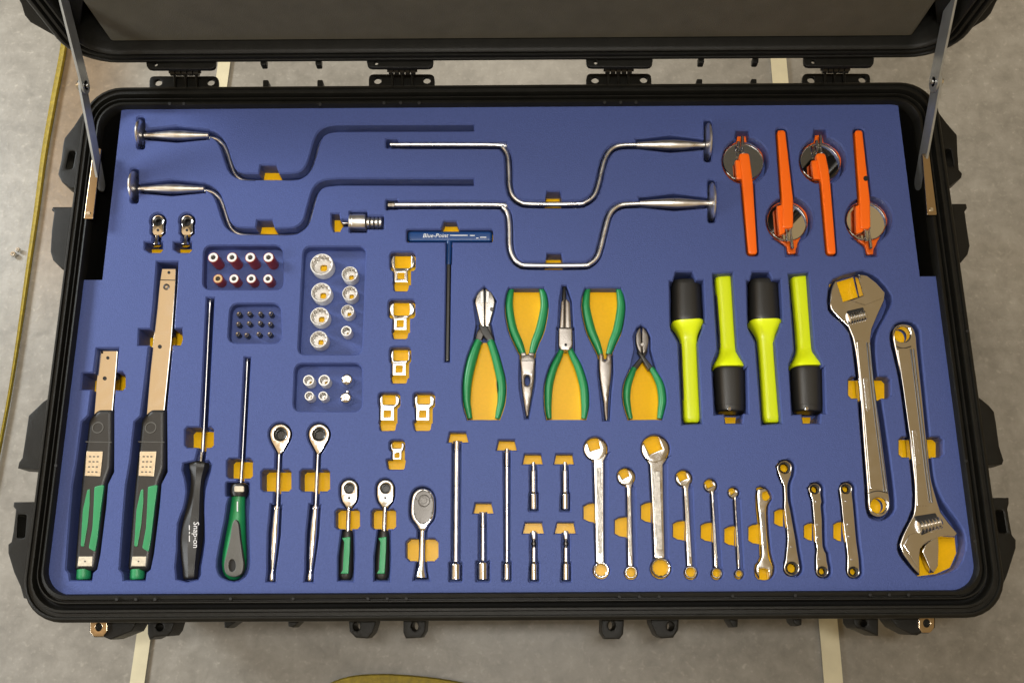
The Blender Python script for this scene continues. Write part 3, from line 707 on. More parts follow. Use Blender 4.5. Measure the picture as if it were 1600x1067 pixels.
web(tB, [(1402, 544), (1412, 610), (1420, 668), (1431, 735), (1433, 790)], [(1422, 544), (1431, 610), (1439, 668), (1447, 735), (1453, 790)], zt)
groove(tB, [(1423.5, 545), (1431, 610), (1438, 668), (1446, 735), (1453, 785)], zt + .0016)
part('ring_line', plate(band(crom([(1401, 541, .8), (1411, 544, .8), (1424, 541, .8)], 4)), (), zt + .0006, .001, .0002, 1), M['dark'], tB)
part('ring_line', plate(band(crom([(1357, 770, .8), (1372, 766.5, .8), (1388, 770, .8)], 4)), (), zt + .0006, .001, .0002, 1), M['dark'], tA)
part('engraving', plate(round_poly([(1425, 672), (1433, 671), (1439, 725), (1431, 727)], 2), (), zt + .0014, .001, .0003, 1), M['stamp'], tB)
pocket([grow(crom([(1399, 507), (1411, 502), (1427, 504), (1437, 515), (1439, 540), (1446, 610), (1453, 680), (1458, 730), (1463, 757), (1476, 785), (1498, 815), (1508, 836), (1508, 862), (1497, 886), (1475, 896), (1450, 900), (1436, 900), (1420, 884), (1406, 866), (1403, 850), (1410, 830), (1426, 795), (1425, 745), (1415, 660), (1405, 590), (1393, 540), (1392, 520)], 2, True), .3)], .022, 'b')
pocket([circ((1410, 522), 14, 20), [(1433, 852), (1462, 838), (1504, 834), (1507, 862), (1497, 885), (1475, 895), (1436, 900)]], .022)
pocket([notch(1405, 682, 1474, 714, 5)], .022)

# ---- pliers
def pliers(name, label, cat, base, handles, heads, pk, extra=(), arms=(), sunk=-.007):
    t = thing(name, label, cat, base, -.02, 'green handled pliers and cutters in the middle of the foam')
    for h in handles:
        pts = crom(h, 5); n = len(pts)
        a, b = pts[0], pts[-1]
        part('handle', lathe(pts, sunk, 16, 1.05, None, True), M['green'], t)
        pocket([band(pts, .9)], .017)
    for (nm, poly, holes, z, th, bb, mt) in heads:
        part(nm, plate(poly, holes, z, th, bb, 2), M[mt], t)
    for (poly, z, mt) in arms:
        part('arm', plate(round_poly(poly, 2), (), z, .007, .0016, 2), M[mt], t)
    for e in extra: e(t)
    pocket(pk[:1], .0165, 'b'); pocket(pk[1:], .017)
    return t
zt = -.002
pliers('side_cutters', 'diagonal cutters with green handles and bright jaws, leftmost of the pliers', 'cutters', (757, 560),
       [[(748, 532, 6), (742, 548, 7.2), (736, 568, 7.8), (730.5, 596, 7.2), (729.5, 625, 6), (732, 642, 5), (734.5, 654, 3.6)], [(766, 532, 5.6), (772, 550, 6.2), (777.5, 570, 6.6), (783.5, 598, 7), (783.5, 625, 6.2), (780, 642, 5.2), (777, 654, 3.8)]],
       [('jaw', crom([(756.6, 452), (752, 453), (747, 457.5), (743.5, 465), (742.6, 473), (745, 484), (748, 497), (751, 507.5), (757, 508), (757, 480)], 2, True), [], zt, .008, .0012, 'steel'),
        ('jaw', crom([(758.4, 452), (763, 453), (768, 457.5), (771.8, 465), (773, 472), (771, 484), (767.5, 497), (764.5, 507.5), (758, 508), (758, 480)], 2, True), [], zt, .008, .0012, 'steel')],
       [grow([(757, 449), (747, 458), (741, 470), (743, 486), (746, 505), (741, 530), (772, 530), (767, 505), (772, 486), (775, 470), (767, 457)], 1.2), [(754, 530), (760, 530), (774, 585), (781, 655.5), (731, 655.5), (739, 585)]],
       [lambda t: part('pivot', disc((768.5, 483), 3.2, zt, None, 12, .0008), M['dark'], t), lambda t: [part('cutting_edge', plate(q, (), zt + .0006, .002, .0004, 1), M['bright'], t) for q in ([(751, 456), (755.2, 454.5), (755.2, 473), (751.6, 473)], [(760, 454.5), (764.2, 456), (763.8, 473), (760, 473)])], lambda t: part('jaw_gap', plate([(755.4, 455), (759.6, 455), (759.2, 472), (755.8, 472)], (), zt + .0003, .001, .0001, 1), M['hole'], t)],
       [([(747, 506), (760, 506), (773, 531), (762, 533), (752, 520)], zt - .001, 'oxide'), ([(755, 506), (766, 506), (769, 520), (773, 530), (764, 533), (757, 520), (752, 533), (742, 530), (745, 518)], zt - .0022, 'dark')])
pliers('long_nose_pliers', 'long nose pliers pointing down with an oval hole in the jaws, second from the left', 'pliers', (824, 555),
       [[(799.5, 452, 3.8), (797, 462, 5.3), (796, 482, 6.2), (801, 512, 6.6), (811, 537, 6.5), (818, 555, 4.4)], [(845.5, 452, 3.8), (849, 462, 5.4), (850.3, 482, 6.2), (844, 514, 6.9), (836, 535, 6.2), (830.5, 555, 4.4)]],
       [('jaw', crom([(814, 555), (835, 555), (835.5, 575), (835, 590), (833, 605), (829, 628), (825.5, 648), (823.5, 651), (821.8, 648), (818.5, 628), (815.5, 605), (814.5, 590), (814, 575)], 2, True), [circ((824, 594), 4.2, 18, 8)], zt, .009, .0025, 'jaw')],
       [grow([(813, 553), (837, 553), (837, 592), (834, 612), (826, 653), (821, 653), (813, 610), (812, 590)], .8), [(822, 556), (828, 556), (848, 505), (850, 480), (846, 450), (800, 450), (797, 480), (804, 510)]],
       [lambda t: part('joint_line', plate([(815, 562.5), (834.5, 562.5), (834.5, 564), (815, 564)], (), zt + .0002, .0008, .0001, 1), M['dark'], t)],
       [([(814, 550), (822, 550), (824, 566), (826, 550), (835, 550), (835, 560), (814, 560)], zt - .001, 'jaw')])
pliers('snap_ring_pliers', 'straight narrow pliers with a dark fine tip pointing up, middle of the five', 'pliers', (883, 545),
       [[(878.5, 545, 3.8), (872, 560, 5.2), (865, 575, 6), (858, 601, 6.4), (856.5, 628, 5.6), (857, 643, 4.8), (858.5, 654, 3.6)], [(890, 545, 4.2), (897, 560, 5.4), (904, 575, 6.1), (912, 603, 6.6), (914, 630, 6.2), (913.5, 643, 5.2), (912, 654, 4)]],
       [('jaw', [(877, 471), (881.5, 466), (882.4, 466), (882.6, 512), (874.5, 512)], [], zt, .009, .002, 'jaw'), ('jaw', [(883.4, 466), (885, 466), (890.8, 472), (893, 512), (883.2, 512)], [], zt, .009, .002, 'jaw'),
        ('joint', round_poly([(873, 511), (894.5, 511), (895, 540), (891, 547), (876, 547), (873, 540)], 3), [], zt + .001, .011, .002, 'jaw')],
       [grow([(879, 447), (885, 447), (893, 470), (895, 510), (897, 512), (898, 548), (870, 548), (871, 512), (873, 510), (875, 470)], .8), [(881, 546), (887, 546), (905, 590), (914, 655.5), (855, 655.5), (864, 590)]],
       [lambda t: part('tip', lathe([(881, 470, 3), (881.4, 462, 3.4), (881.6, 454, 2.8), (882, 449, 2.2), (882, 447, 1.2)], -.006, 12), M['oxide'], t), lambda t: part('pivot', disc((884, 538.5), 2.2, zt + .001, None, 12, .0006), M['hole'], t)])
pliers('flat_nose_pliers', 'plain flat nose pliers pointing down with a solid tapered nose, green handles up', 'pliers', (945, 555),
       [[(919, 452, 3.8), (916.5, 463, 5.4), (916, 482, 6.3), (923, 514, 7), (932.5, 537, 6), (938.5, 554, 4.2)], [(966, 452, 3.8), (969, 463, 5.6), (970.3, 482, 6.6), (965, 514, 7), (956.5, 536, 6), (950.5, 554, 4.2)]],
       [('jaw', crom([(936.5, 553), (943, 553), (944.5, 562), (947, 562), (949, 553), (955.6, 553), (955.8, 580), (953, 605), (950.5, 630), (949.5, 655), (945.5, 655), (943.5, 630), (939.5, 605), (936.6, 580)], 2, True), [], zt, .009, .0025, 'jaw')],
       [grow([(935, 551), (957, 551), (958, 582), (955, 610), (952, 656), (943, 656), (938, 610), (935, 582)], .8), [(942.5, 556), (948, 556), (967, 505), (970, 480), (966, 450), (919, 450), (917, 480), (925, 510)]])
pliers('side_cutters', 'small cutters with dark crossed arms and green handles, next to the flashlights', 'cutters', (1005, 570),
       [[(991, 575, 4.2), (986, 587, 5.2), (980.5, 604, 5.9), (979.5, 623, 5.6), (982, 640, 4.6), (985.5, 654, 3.4)], [(1017.5, 575, 4.2), (1025, 587, 5.2), (1032, 603, 6.2), (1034.8, 624, 6.4), (1033, 640, 5.4), (1030.5, 654, 4)]],
       [('jaw', crom([(1000.5, 511.5), (996, 517), (993.8, 524), (994.5, 537), (998, 547), (1003, 551), (1002.2, 530)], 2, True), [], zt, .008, .0012, 'gun'), ('jaw', crom([(1004, 511.5), (1009, 516), (1013, 524), (1013.5, 536), (1009.5, 549), (1004.5, 551), (1003.4, 530)], 2, True), [], zt, .008, .0012, 'gun')],
       [grow([(1002, 509), (996, 513), (991, 525), (993, 545), (984, 577), (1025, 577), (1016, 545), (1016, 527), (1010, 514)], 1), [(1000, 560), (1006, 560), (1025, 590), (1034, 655.5), (982, 655.5), (984, 600)]],
       [lambda t: part('pivot', disc((1004, 538), 3, zt, None, 14, .0006), M['steel'], t)],
       [([(995, 547), (1000, 548), (1022, 574), (1013, 578)], zt - .0015, 'oxide'), ([(1013, 546), (1008, 548), (986, 575), (994, 579), (1006, 562)], zt - .003, 'oxide')])

# ---- T-handle key
tt = thing('hex_key', 'blue T-handle hex key with a long black shaft', 'hex key', (702, 400), -.02)
part('handle', plate(rr(637, 361, 769, 377, 4), (), -.003, .012, .003, 3), M['blue'], tt)
part('stem', lathe([(702, 374, 4.4), (702, 378, 4.6), (701.5, 400, 4.2), (701.2, 412, 4.0), (701.2, 414, 3.2)], -.007, 16), M['blue'], tt)
part('shaft', lathe([(701.2, 412, 3.4), (699, 562, 3.4), (699, 564, 2.8)], -.008, 6), M['oxide'], tt)
part('lettering', text_bm('Blue-Point', (680, 368.5), 9.5, -.0027, 0, .25), M['white'], tt)
bm = bmesh.new()
for x0, x1, y in ((703, 731, 367.2), (734, 742, 367.4), (744, 748, 371.5), (750, 760, 370.2)): plate(rr(x0, y, x1, y + 1.3, .5, 1), (), -.0027, .0004, .0001, 1, bm)
part('print_line', bm, M['white'], tt)
pocket([rr(635.5, 358.5, 770.5, 378, 3)], .018); pocket([band([(702, 376, 5.0), (701.2, 413, 4.8)], 0)], .018, 'b'); pocket([band([(701.2, 412, 4), (699, 565, 4)], 0)], .018, 'b')
pocket([trap(694, 713, 346, 688, 719, 362)], .018)

# ---- flex heads (stubby)
for dx, lab in ((0, 'small tan flex head with a round opening, left of two under the brace knob'), (45.3, 'small tan flex head with a round opening, right of two under the brace knob')):
    t = thing('flex_head', lab, 'ratchet head', (247 + dx, 350), -.02, 'small flex heads under the left brace')
    c = (247 + dx, 345.5)
    hd = [(c[0] + 10.5 * cos(a), c[1] + 10.5 * sin(a)) for a in [radians(150 + 240 * i / 16) for i in range(17)]] + [(c[0] + 9, c[1] + 18), (c[0] + 4, c[1] + 22), (c[0] - 6, c[1] + 22), (c[0] - 9.5, c[1] + 18)]
    part('head', plate(hd, [circ(c, 6.9, 20)], -.003, .010, .0014), M['satin'], t)
    part('drive_socket', vlathe(c, [(6.9, -.0045), (5.6, -.005), (5.2, -.005, 12, .15), (4.8, -.012, 12, .15)], -.003, 24), M['oxide'], t)
    part('selector', disc((c[0] - .5, c[1] + 14), 2.2, -.003, None, 10, .0006), M['hole'], t)
    part('neck', lathe([(c[0] - 1.5, c[1] + 20, 4), (c[0] - 2, c[1] + 27, 3.8), (c[0] - 2.4, c[1] + 32, 4.4), (c[0] - 2.4, c[1] + 35, 6.6), (c[0] - 2.4, c[1] + 38, 6.6), (c[0] - 2.4, c[1] + 39, 5)], -.008, 14), M['satin'], t)
    pocket([grow(hd, 2.2), band([(c[0] - 1.5, c[1] + 18, 6), (c[0] - 2.4, c[1] + 34, 7)], 0)], .026, 'b'); pocket([[(c[0] - 21, c[1] + 33), (c[0] + 7, c[1] + 33), (c[0] + 7, c[1] + 45), (c[0] + 3, c[1] + 49), (c[0] - 13, c[1] + 49), (c[0] - 21, c[1] + 44)]], .026)

# ---- torque wrenches
def torque(label, dx, dy, bar, bpk, nt, holes, extra):
    t = thing('torque_wrench', label, 'torque wrench', (150 + dx, 700), -.03, 'green handled torque wrenches at the left')
    q = lambda pts: [(x + dx + (dy if y < 700 else 0), y) for x, y in pts]
    zt = -.006
    part('drive_bar', plate(round_poly(bar, 1.5), [], zt - .002, .014, .0012), M['satin'], t)
    for c, r in holes: part('pin_hole', disc(c, r, zt - .002, None, 12, .0003), M['hole'], t)
    for e in extra: e(t)
    body = round_poly(q([(154, 638), (176.5, 638), (176, 690), (174, 730), (165.5, 753), (161.5, 780), (155, 842), (150.5, 880), (147, 891), (116, 891), (114.5, 886), (121, 805), (126, 749), (128, 726), (131, 704), (134, 686), (137, 657), (142, 649), (147, 643)]), 4, 3)
    part('housing', plate(body, (), zt, .02, .006, 4), M['rubber'], t)
    part('grip', plate(round_poly(q([(147, 760), (157, 757.5), (162.5, 757), (158, 790), (152, 842), (148.5, 862), (138, 856), (144, 824), (146, 786)]), 3), (), zt + .0008, .004, .001, 2), M['green2'], t)
    part('grip', plate(round_poly(q([(136, 765), (140.5, 763), (140.3, 785), (137, 820), (131, 854), (125.5, 853), (129, 796)]), 2), (), zt + .0008, .004, .001, 2), M['green2'], t, label='narrow left green grip strip')
    part('collar_line', plate(q([(133.5, 689), (174.5, 690), (174.5, 691.5), (133.3, 690.8)]), (), zt + .0005, .002, .0003, 1), M['grip'], t)
    part('emblem', vlathe((153 + dx + dy, 668), [(9, zt), (9, zt + .0005), (7.6, zt + .0005), (7.4, zt)], zt, 24, None, False), M['grip'], t)
    w = part('scale_window', plate(q([(135, 705), (160.5, 705), (156.5, 744), (132.5, 743)]), (), zt + .0010, .002, .0006), M['label'], t)
    bm = bmesh.new()
    for i in range(4):
        for j in range(3): plate(rr(139 + dx + j * 6 - i * .8, 712 + i * 8, 142.4 + dx + j * 6 - i * .8, 714 + i * 8, .4, 1), (), zt + .0013, .0004, .0001, 1, bm)
    part('scale_mark', bm, M['grip'], w, kind='stuff')
    l = part('end_label', plate(q([(123, 869), (144.5, 869), (143.5, 884), (121, 884)]), (), zt + .0010, .002, .0004), M['paper'], t)
    part('end_mark', disc((132.5 + dx, 876.5), 1.4, zt + .001, None, 8, .0003), M['grip'], l)
    part('end_cap', lathe([(131 + dx, 889, 10.5), (131 + dx, 897, 11), (130.5 + dx, 902, 11), (130.5 + dx, 905, 9.5)], -.014, 20), M['green2'], t)
    pk = q([(183, 638), (178, 640), (177.5, 737), (168, 756), (165, 792), (156, 865), (151, 889), (144.5, 895), (143, 906.5), (109.5, 906), (108, 895), (103, 889), (109, 805), (113, 758), (118, 729), (120, 717), (127.5, 659), (137, 650), (142, 636)])
    pocket([pk[1:]], .039, 'b'); pocket([bpk, nt], .039)
torque('short torque wrench with green grip and tan bar, nearest the left side of the case', 0, 0,
       [(155.8, 547), (184, 547), (181, 585), (175.5, 645), (146, 650), (150, 600)], [(151, 544), (185, 544), (177, 645), (137, 655), (144, 600)],
       [(128.5, 583), (191, 580.5), (195.5, 586), (195.5, 604), (191.5, 609.5), (126.5, 608)], [((168.3, 559), 2.6), ((163.5, 591), 3.2), ((159.3, 550.5), 2.0)], [])
torque('long torque wrench with green grip and tan bar, right of the short one', 83.7, -1.2,
       [(252.6, 419), (275.2, 419), (274.4, 440), (268, 533), (256.5, 645), (228, 650), (233, 590), (239, 532), (249, 440)], [(245, 409), (278, 409), (277, 440), (270, 533), (259.7, 645), (219, 655), (226, 600), (236, 511), (240, 475)],
       [(217, 514), (284, 513), (285, 530), (282, 539), (216, 539)], [((263.8, 425.8), 2.4), ((249.6, 541.5), 3.2)],
       [lambda t: part('collar_line', plate([(250, 436.6), (275, 437.2), (275, 438.6), (249.8, 438)], (), -.0077, .001, .0002, 1), M['dark'], t), lambda t: part('screw', vlathe((260, 448.3), [(5, -.008), (5, -.0072), (4, -.0068), (2.4, -.0068), (2.2, -.0085)], -.008, 16), M['dark'], t)])

# ---- screwdrivers
ts = thing('screwdriver', 'black handled screwdriver with white lettering and a long blade', 'screwdriver', (308, 760), -.03, 'screwdrivers')
part('blade', lathe([(328.8, 468, 4.2), (328.3, 476, 4), (327.2, 492, 2.9), (318, 684, 2.9), (316.5, 708, 2.9)], -.015, 14), M['chrome'], ts)
part('ferrule', lathe([(314.6, 706, 3.2), (314.6, 707, 3.6), (313.2, 722, 3.6)], -.013, 8), M['chrome'], ts)
part('handle', lathe(crom([(312, 720.5, 8), (311.5, 723, 14.5), (311, 729, 16), (309.6, 741, 12.4), (308, 757, 10.2), (305.6, 780, 12), (302.5, 810, 16), (299.5, 838, 18.2), (298.2, 858, 17), (297.4, 885, 13), (297.2, 900, 11.5), (297.2, 904, 9.5)], 4), -.013, 8, .9, None, True), M['rubber'], ts, smooth=30)
lz = .0012
part('lettering', text_bm('Snap-on', (306, 835), 12.5, lz, radians(-86), .1), M['white'], ts)
bm = text_bm('SNAP', (0, 0), 1, 0) if False else bmesh.new()
for y0, y1 in ((820, 828), (830, 834), (836, 846)): plate(rr(295.2, y0, 296.6, y1, .5, 1), (), lz, .0004, .0001, 1, bm)
part('print_line', bm, M['white'], ts)
pocket([band([(328.8, 465.5, 5.8), (317.5, 690, 5.6), (312, 724, 8)], 0)], .033, 'b')
pocket([notch(289, 667, 333.5, 699, 4)], .033)
pocket([grow(crom([(326, 720), (328, 736), (320, 765), (318, 800), (319, 845), (313, 885), (309, 905), (276, 904), (277, 860), (278.5, 818), (287, 795), (292, 768), (289, 745), (287, 724)], 2, True), .5)], .033, 'b')
tg = thing('screwdriver', 'green and grey screwdriver with a hole in its handle end', 'screwdriver', (371, 770), -.03, 'screwdrivers')
part('blade', lathe([(386.6, 563, 3.4), (386.4, 570, 3.2), (385.6, 585, 2.5), (378, 730, 2.5), (376, 758, 2.5)], -.014, 14), M['chrome'], tg)
part('collar', lathe([(374.5, 755, 9), (374.5, 757, 13), (374, 763, 14.2), (373.5, 770, 14), (373, 776, 11.5)], -.012, 20, .9), M['rubber'], tg)
part('collar_label', plate(rr(366, 759, 381, 768, 2), (), .0006, .003, .0004, 1), M['paper'], tg)
part('handle', lathe(crom([(372.8, 775, 10.6), (371.8, 790, 11.2), (370.5, 812, 13), (368.3, 840, 16), (366.7, 866, 18.6), (366, 884, 18.8), (365.6, 896, 15.2), (365.5, 903, 9), (365.5, 906, 3)], 3), -.014, 24, .85, None, True), M['green'], tg)
inl = crom([(367.5, 811), (372.5, 818), (375, 840), (378.5, 865), (380.5, 882), (377, 896), (365, 901), (353, 896), (349.5, 882), (354, 862), (359, 840), (362.5, 818)], 3, True)
part('inlay', plate(inl, [circ((362.5, 883), 5.2, 16, 9.5)], .0018, .006, .0016, 2), M['grip'], tg)
part('hang_hole', plate(circ((362.5, 883), 5.6, 16, 10), (), -.0005, .002, .0003, 1), M['hole'], tg)
part('print_line', plate(rr(370, 783, 371.8, 799, .8, 2), (), -.0032, .0006, .0001, 1), M['white'], tg)
pocket([band([(386.8, 558.5, 4.6), (376.8, 745, 4.6), (375, 758, 6)], 0)], .029, 'b')
pocket([notch(354.5, 716, 394.5, 747, 4)], .029)
pocket([rr(353, 753, 389.5, 775, 3), grow(crom([(360, 770), (388, 770), (388, 806), (389, 850), (389, 886), (381, 902), (366, 908), (346, 901), (339, 885), (342, 860), (352, 810)], 2, True), .3)], .029, 'b')

# ---- long chrome ratchets
for dx, slope, lab in ((0, 0, 'slim chrome ratchet with a teardrop head, beside the green screwdriver'), (60.5, -1, 'slim chrome ratchet with a teardrop head, right of its twin')):
    t = thing('ratchet', lab, 'ratchet', (436 + dx, 720), -.02, 'slim chrome ratchets')
    c = (437.8 + dx, 678)
    hd = [(c[0] + 16.6 * cos(a), c[1] + 16.6 * sin(a)) for a in [radians(160 + 220 * i / 22) for i in range(23)]] + [(c[0] + 13.5, c[1] + 11), (c[0] + 7, c[1] + 22), (c[0] + 1.5, c[1] + 31), (c[0] - 3.5, c[1] + 31), (c[0] - 8, c[1] + 22), (c[0] - 14, c[1] + 11)]
    part('head', plate(hd, [circ(c, 9.8, 28)], -.003, .010, .0016), M['satin'], t)
    part('drive_socket', vlathe(c, [(9.8, -.004), (8.6, -.0048), (7.4, -.005, 6, .08), (6.8, -.010, 6, .08)], -.003, 36), M['oxide'], t)
    k = slope
    part('shaft', lathe([(c[0] - 1.2, 706, 3.2), (c[0] - 1.8, 716, 2.9), (c[0] - 4.6 + k * .5, 793, 2.9)], -.007, 14), M['chrome'], t)
    ex = c[0] - 13.2 + k * 1.2
    A = lambda y: c[0] - 5 + (ex - c[0] + 5) * (y - 793) / 114
    part('handle', lathe([(A(y), y, r) for y, r in ((791, 3.5), (791.5, 6.2), (795, 6.2), (796, 5.4), (808, 5.9), (835, 6.8), (855, 6.2), (872, 5), (888, 3.4), (893, 3.2), (895, 3.4), (896, 4.6), (905, 4.8), (907.5, 4))], -.007, 20), M['chrome'], t)
    pocket([notch(c[0] - 29.5, 733, c[0] + 17, 767, 4)], .027); pocket([grow(hd, 1.8), band([(c[0] - 1.6, 704, 5.4), (c[0] - 5.2, 792, 5.4)], 0), band([(A(788) - 1.5, 788, 9), (A(835) - 1.5, 835, 10), (A(872) - 1.5, 872, 8), (A(892) - 1.5, 892, 6.5), (A(908) - 1.5, 908.5, 7)], 0)], .027, 'b')

# ---- short green ratchets
for dx, lab in ((0, 'short ratchet with bright head and green and black handle, left of two'), (56.6, 'short ratchet with green and black handle, right of two beside the dark headed one')):
    t = thing('ratchet', lab, 'ratchet', (543 + dx, 800), -.02, 'short green handled ratchets')
    c = (545.6 + dx, 762.5)
    hd = [(c[0] + 13.6 * cos(a), c[1] + 14 * sin(a)) for a in [radians(180 + 180 * i / 18) for i in range(19)]] + [(c[0] + 13.4, c[1] + 12), (c[0] + 11, c[1] + 21), (c[0] + 4, c[1] + 30), (c[0] - 4.6, c[1] + 30), (c[0] - 11, c[1] + 21), (c[0] - 13.4, c[1] + 12)]
    part('head', plate(hd, [circ(c, 7.4, 24)], -.003, .010, .0018), M['chrome'], t)
    part('drive_socket', vlathe(c, [(7.4, -.004), (6.6, -.0045), (5.6, -.0045, 6, .1), (5.2, -.008, 6, .1)], -.003, 36), M['oxide'], t)
    part('selector', plate(rr(c[0] - 2.2, c[1] + 13, c[0] + 2, c[1] + 17, .6), (), -.0024, .002, .0003, 1), M['oxide'], t)
    bm = bmesh.new()
    for sx in (-1, 1): disc((c[0] + sx * 8, c[1] + 10.5), .9, -.003, bm, 8, .0002)
    part('rivet', bm, M['oxide'], t)
    part('shaft', lathe([(c[0] - .5, 790, 4), (c[0] - .8, 797, 3.3), (c[0] - 2, 832, 3.2)], -.007, 14), M['chrome'], t)
    part('grip', lathe([(c[0] - 2.2, 828, 5.5), (c[0] - 2.3, 830, 7.8), (c[0] - 2.8, 840, 8.8), (c[0] - 4, 862, 10.6), (c[0] - 5, 890, 11.2), (c[0] - 5.5, 900, 10.6), (c[0] - 5.6, 905, 7.5)], -.009, 20, .8), M['rubber'], t)
    part('inlay', plate(round_poly([(c[0] - 11.5, 840), (c[0] + 1.5, 838), (c[0] + 1, 860), (c[0] - 1.2, 896), (c[0] - 14, 896), (c[0] - 10, 890), (c[0] - 8, 846)], 1.5), (), -.0005, .004, .001, 2), M['green2'], t)
    pocket([grow(hd, 1.8), band([(c[0] - .6, 788, 6), (c[0] - 2.2, 830, 6)], 0), band([(c[0] - 2, 827, 10), (c[0] - 4.5, 870, 13), (c[0] - 5.6, 907, 12)], 0)], .02, 'b'); pocket([notch(c[0] - 21.5, 795, c[0] + 16.5, 826, 4)], .02)

# ---- dark headed ratchet
t = thing('ratchet', 'ratchet with a dark oval head and flared chrome handle', 'ratchet', (659, 840), -.02)
hd = crom([(660, 761), (672, 765), (679, 776), (680, 795), (677.5, 810), (670, 820), (664.5, 829), (655, 829), (649.5, 820), (642, 809), (640.7, 793), (643, 775), (649, 765)], 3, True)
part('head', plate(hd, (), -.003, .010, .003, 3), M['chrome'], t)
part('cover', plate(crom([(661, 765), (671, 769), (676.5, 779), (677, 795), (674, 808), (666, 817), (656, 817), (648, 808), (645.5, 795), (647, 779), (652, 769)], 3, True), (), -.0016, .003, .001, 2), M['dark'], t)
part('dial', vlathe((662.5, 782), [(9.5, -.0018), (9.5, -.0008), (8.6, -.0004), (6.2, -.0004), (6, -.001), (5, -.001, 4, .2), (4.6, -.0004, 4, .2)], -.002, 32), M['dark'], t)
bm = bmesh.new()
for c in ((648, 803), (675, 801), (649.5, 779), (674, 777)): disc(c, 1.6, -.0016, bm, 10, .0004)
part('cover_screw', bm, M['oxide'], t)
part('shaft', lathe([(660.3, 826, 5.6), (660, 836, 5.4), (659.4, 868, 5.4), (659, 880, 6.4), (658.4, 892, 8.6), (658.2, 899, 10.6), (658.2, 902, 10.6), (658.2, 904, 7)], -.008, 20), M['chrome'], t)
pocket([grow(hd, 1.6), band([(660.3, 824, 8), (659.2, 874, 8), (658.3, 892, 10.5), (658.2, 906, 12.5)], 0)], .018, 'b'); pocket([notch(634.5, 841, 685, 876, 6)], .018)

# ---- extensions
def extension(label, segs, ntc, pk, holes=(), dark=()):
    x, y = segs[0], segs[1]
    t = thing('socket_extension', label, 'extension bar', (x, y), -.02, 'chrome extension bars in the lower row')
    names = ('drive_tip', 'shaft', 'socket_end')
    zz = -.006
    for i, seg in enumerate(segs[2]):
        pts = []
        nm, mt, lst = seg
        part(nm, lathe([(px, py, r) for px, py, r in lst], zz, 20), M['rod' if mt == 'chrome' else mt], t)
    for c in holes: part('ball_detent', disc(c, 1.1, zz + .0042, None, 8, .0004), M['hole'], t)
    pocket(pk, .016, 'b'); pocket([ntc], .013)
def ext_socket(x0, x1, y0, r, rs, y1):
    return ('socket_end', 'satin', [(x0, y0 - 3, rs), (x0, y0, r * .82), (x0, y0 + 2.5, r), (x1, y1 - 1.5, r), (x1, y1, r * .8)])
extension('long thick chrome extension bar, first in the lower row of bars', (713, 700, [('drive_tip', 'satin', [(714, 689, 4.4), (714, 690, 5.4), (713.8, 702, 5.4), (713.8, 704, 4.6)]), ('shaft', 'chrome', [(713.8, 703, 4.7), (712.4, 881, 4.7)]), ext_socket(712.4, 712.2, 880, 8.6, 4.7, 906)]),
          trap(703, 728, 675, 699.5, 732, 690.5), [band([(714, 686, 7.4), (712.4, 880, 7.4)], 0), rr(701.5, 878, 722.5, 908, 2)])
extension('short chrome extension bar with wide socket end, between two long bars', (754.5, 840, [('drive_tip', 'satin', [(754.7, 800, 3), (754.6, 801, 3.6), (754.6, 817, 3.6), (754.6, 818, 4.4), (754.6, 823, 4.4), (754.6, 824, 3.6)]), ('shaft', 'chrome', [(754.6, 823, 3.7), (754.6, 878, 3.7)]), ext_socket(754.6, 754.6, 878, 8.8, 4, 906)]),
          trap(743, 767.5, 785.5, 739.4, 771, 801.5), [band([(754.6, 798, 6.4), (754.6, 880, 6.8)], 0), rr(743.5, 876, 765.5, 908, 2)])
extension('long thin chrome extension bar, third in the lower row of bars', (792, 800, [('drive_tip', 'satin', [(792.2, 701, 2.8), (792.2, 706, 2.8), (792.2, 707, 4.3), (792, 727, 4.3), (792, 729, 3.4)]), ('shaft', 'chrome', [(792, 728, 3.3), (792, 880, 3.3)]), ext_socket(792, 792, 880, 5.8, 3.4, 906)]),
          trap(779.5, 804, 687, 776, 808, 703), [band([(792.2, 700, 5.8), (792, 880, 5.4)], 0), rr(784.5, 877, 799.5, 908, 2)])
for dx, lab in ((0, 'stubby chrome extension bar, upper left of the four stubby ones'), (49.2, 'stubby chrome extension bar, upper right of the four stubby ones')):
    x = 833.6 + dx
    extension(lab, (x, 760, [('drive_tip', 'satin', [(x, 722, 2.6), (x, 735, 3.4), (x, 736, 3.4)]), ('shaft', 'chrome', [(x, 735, 3.8), (x, 737, 4.8), (x, 771, 4.8)]), ext_socket(x + .3, x + .4, 771, 6.4, 4.8, 796.5)]),
              trap(820 + dx, 845.5 + dx, 709, 817 + dx, 848.6 + dx, 724.6), [band([(x, 722, 5.2), (x, 737, 6.4), (x, 772, 6.6)], 0), rr(x - 7.8, 768, x + 8.2, 798.5, 2)])
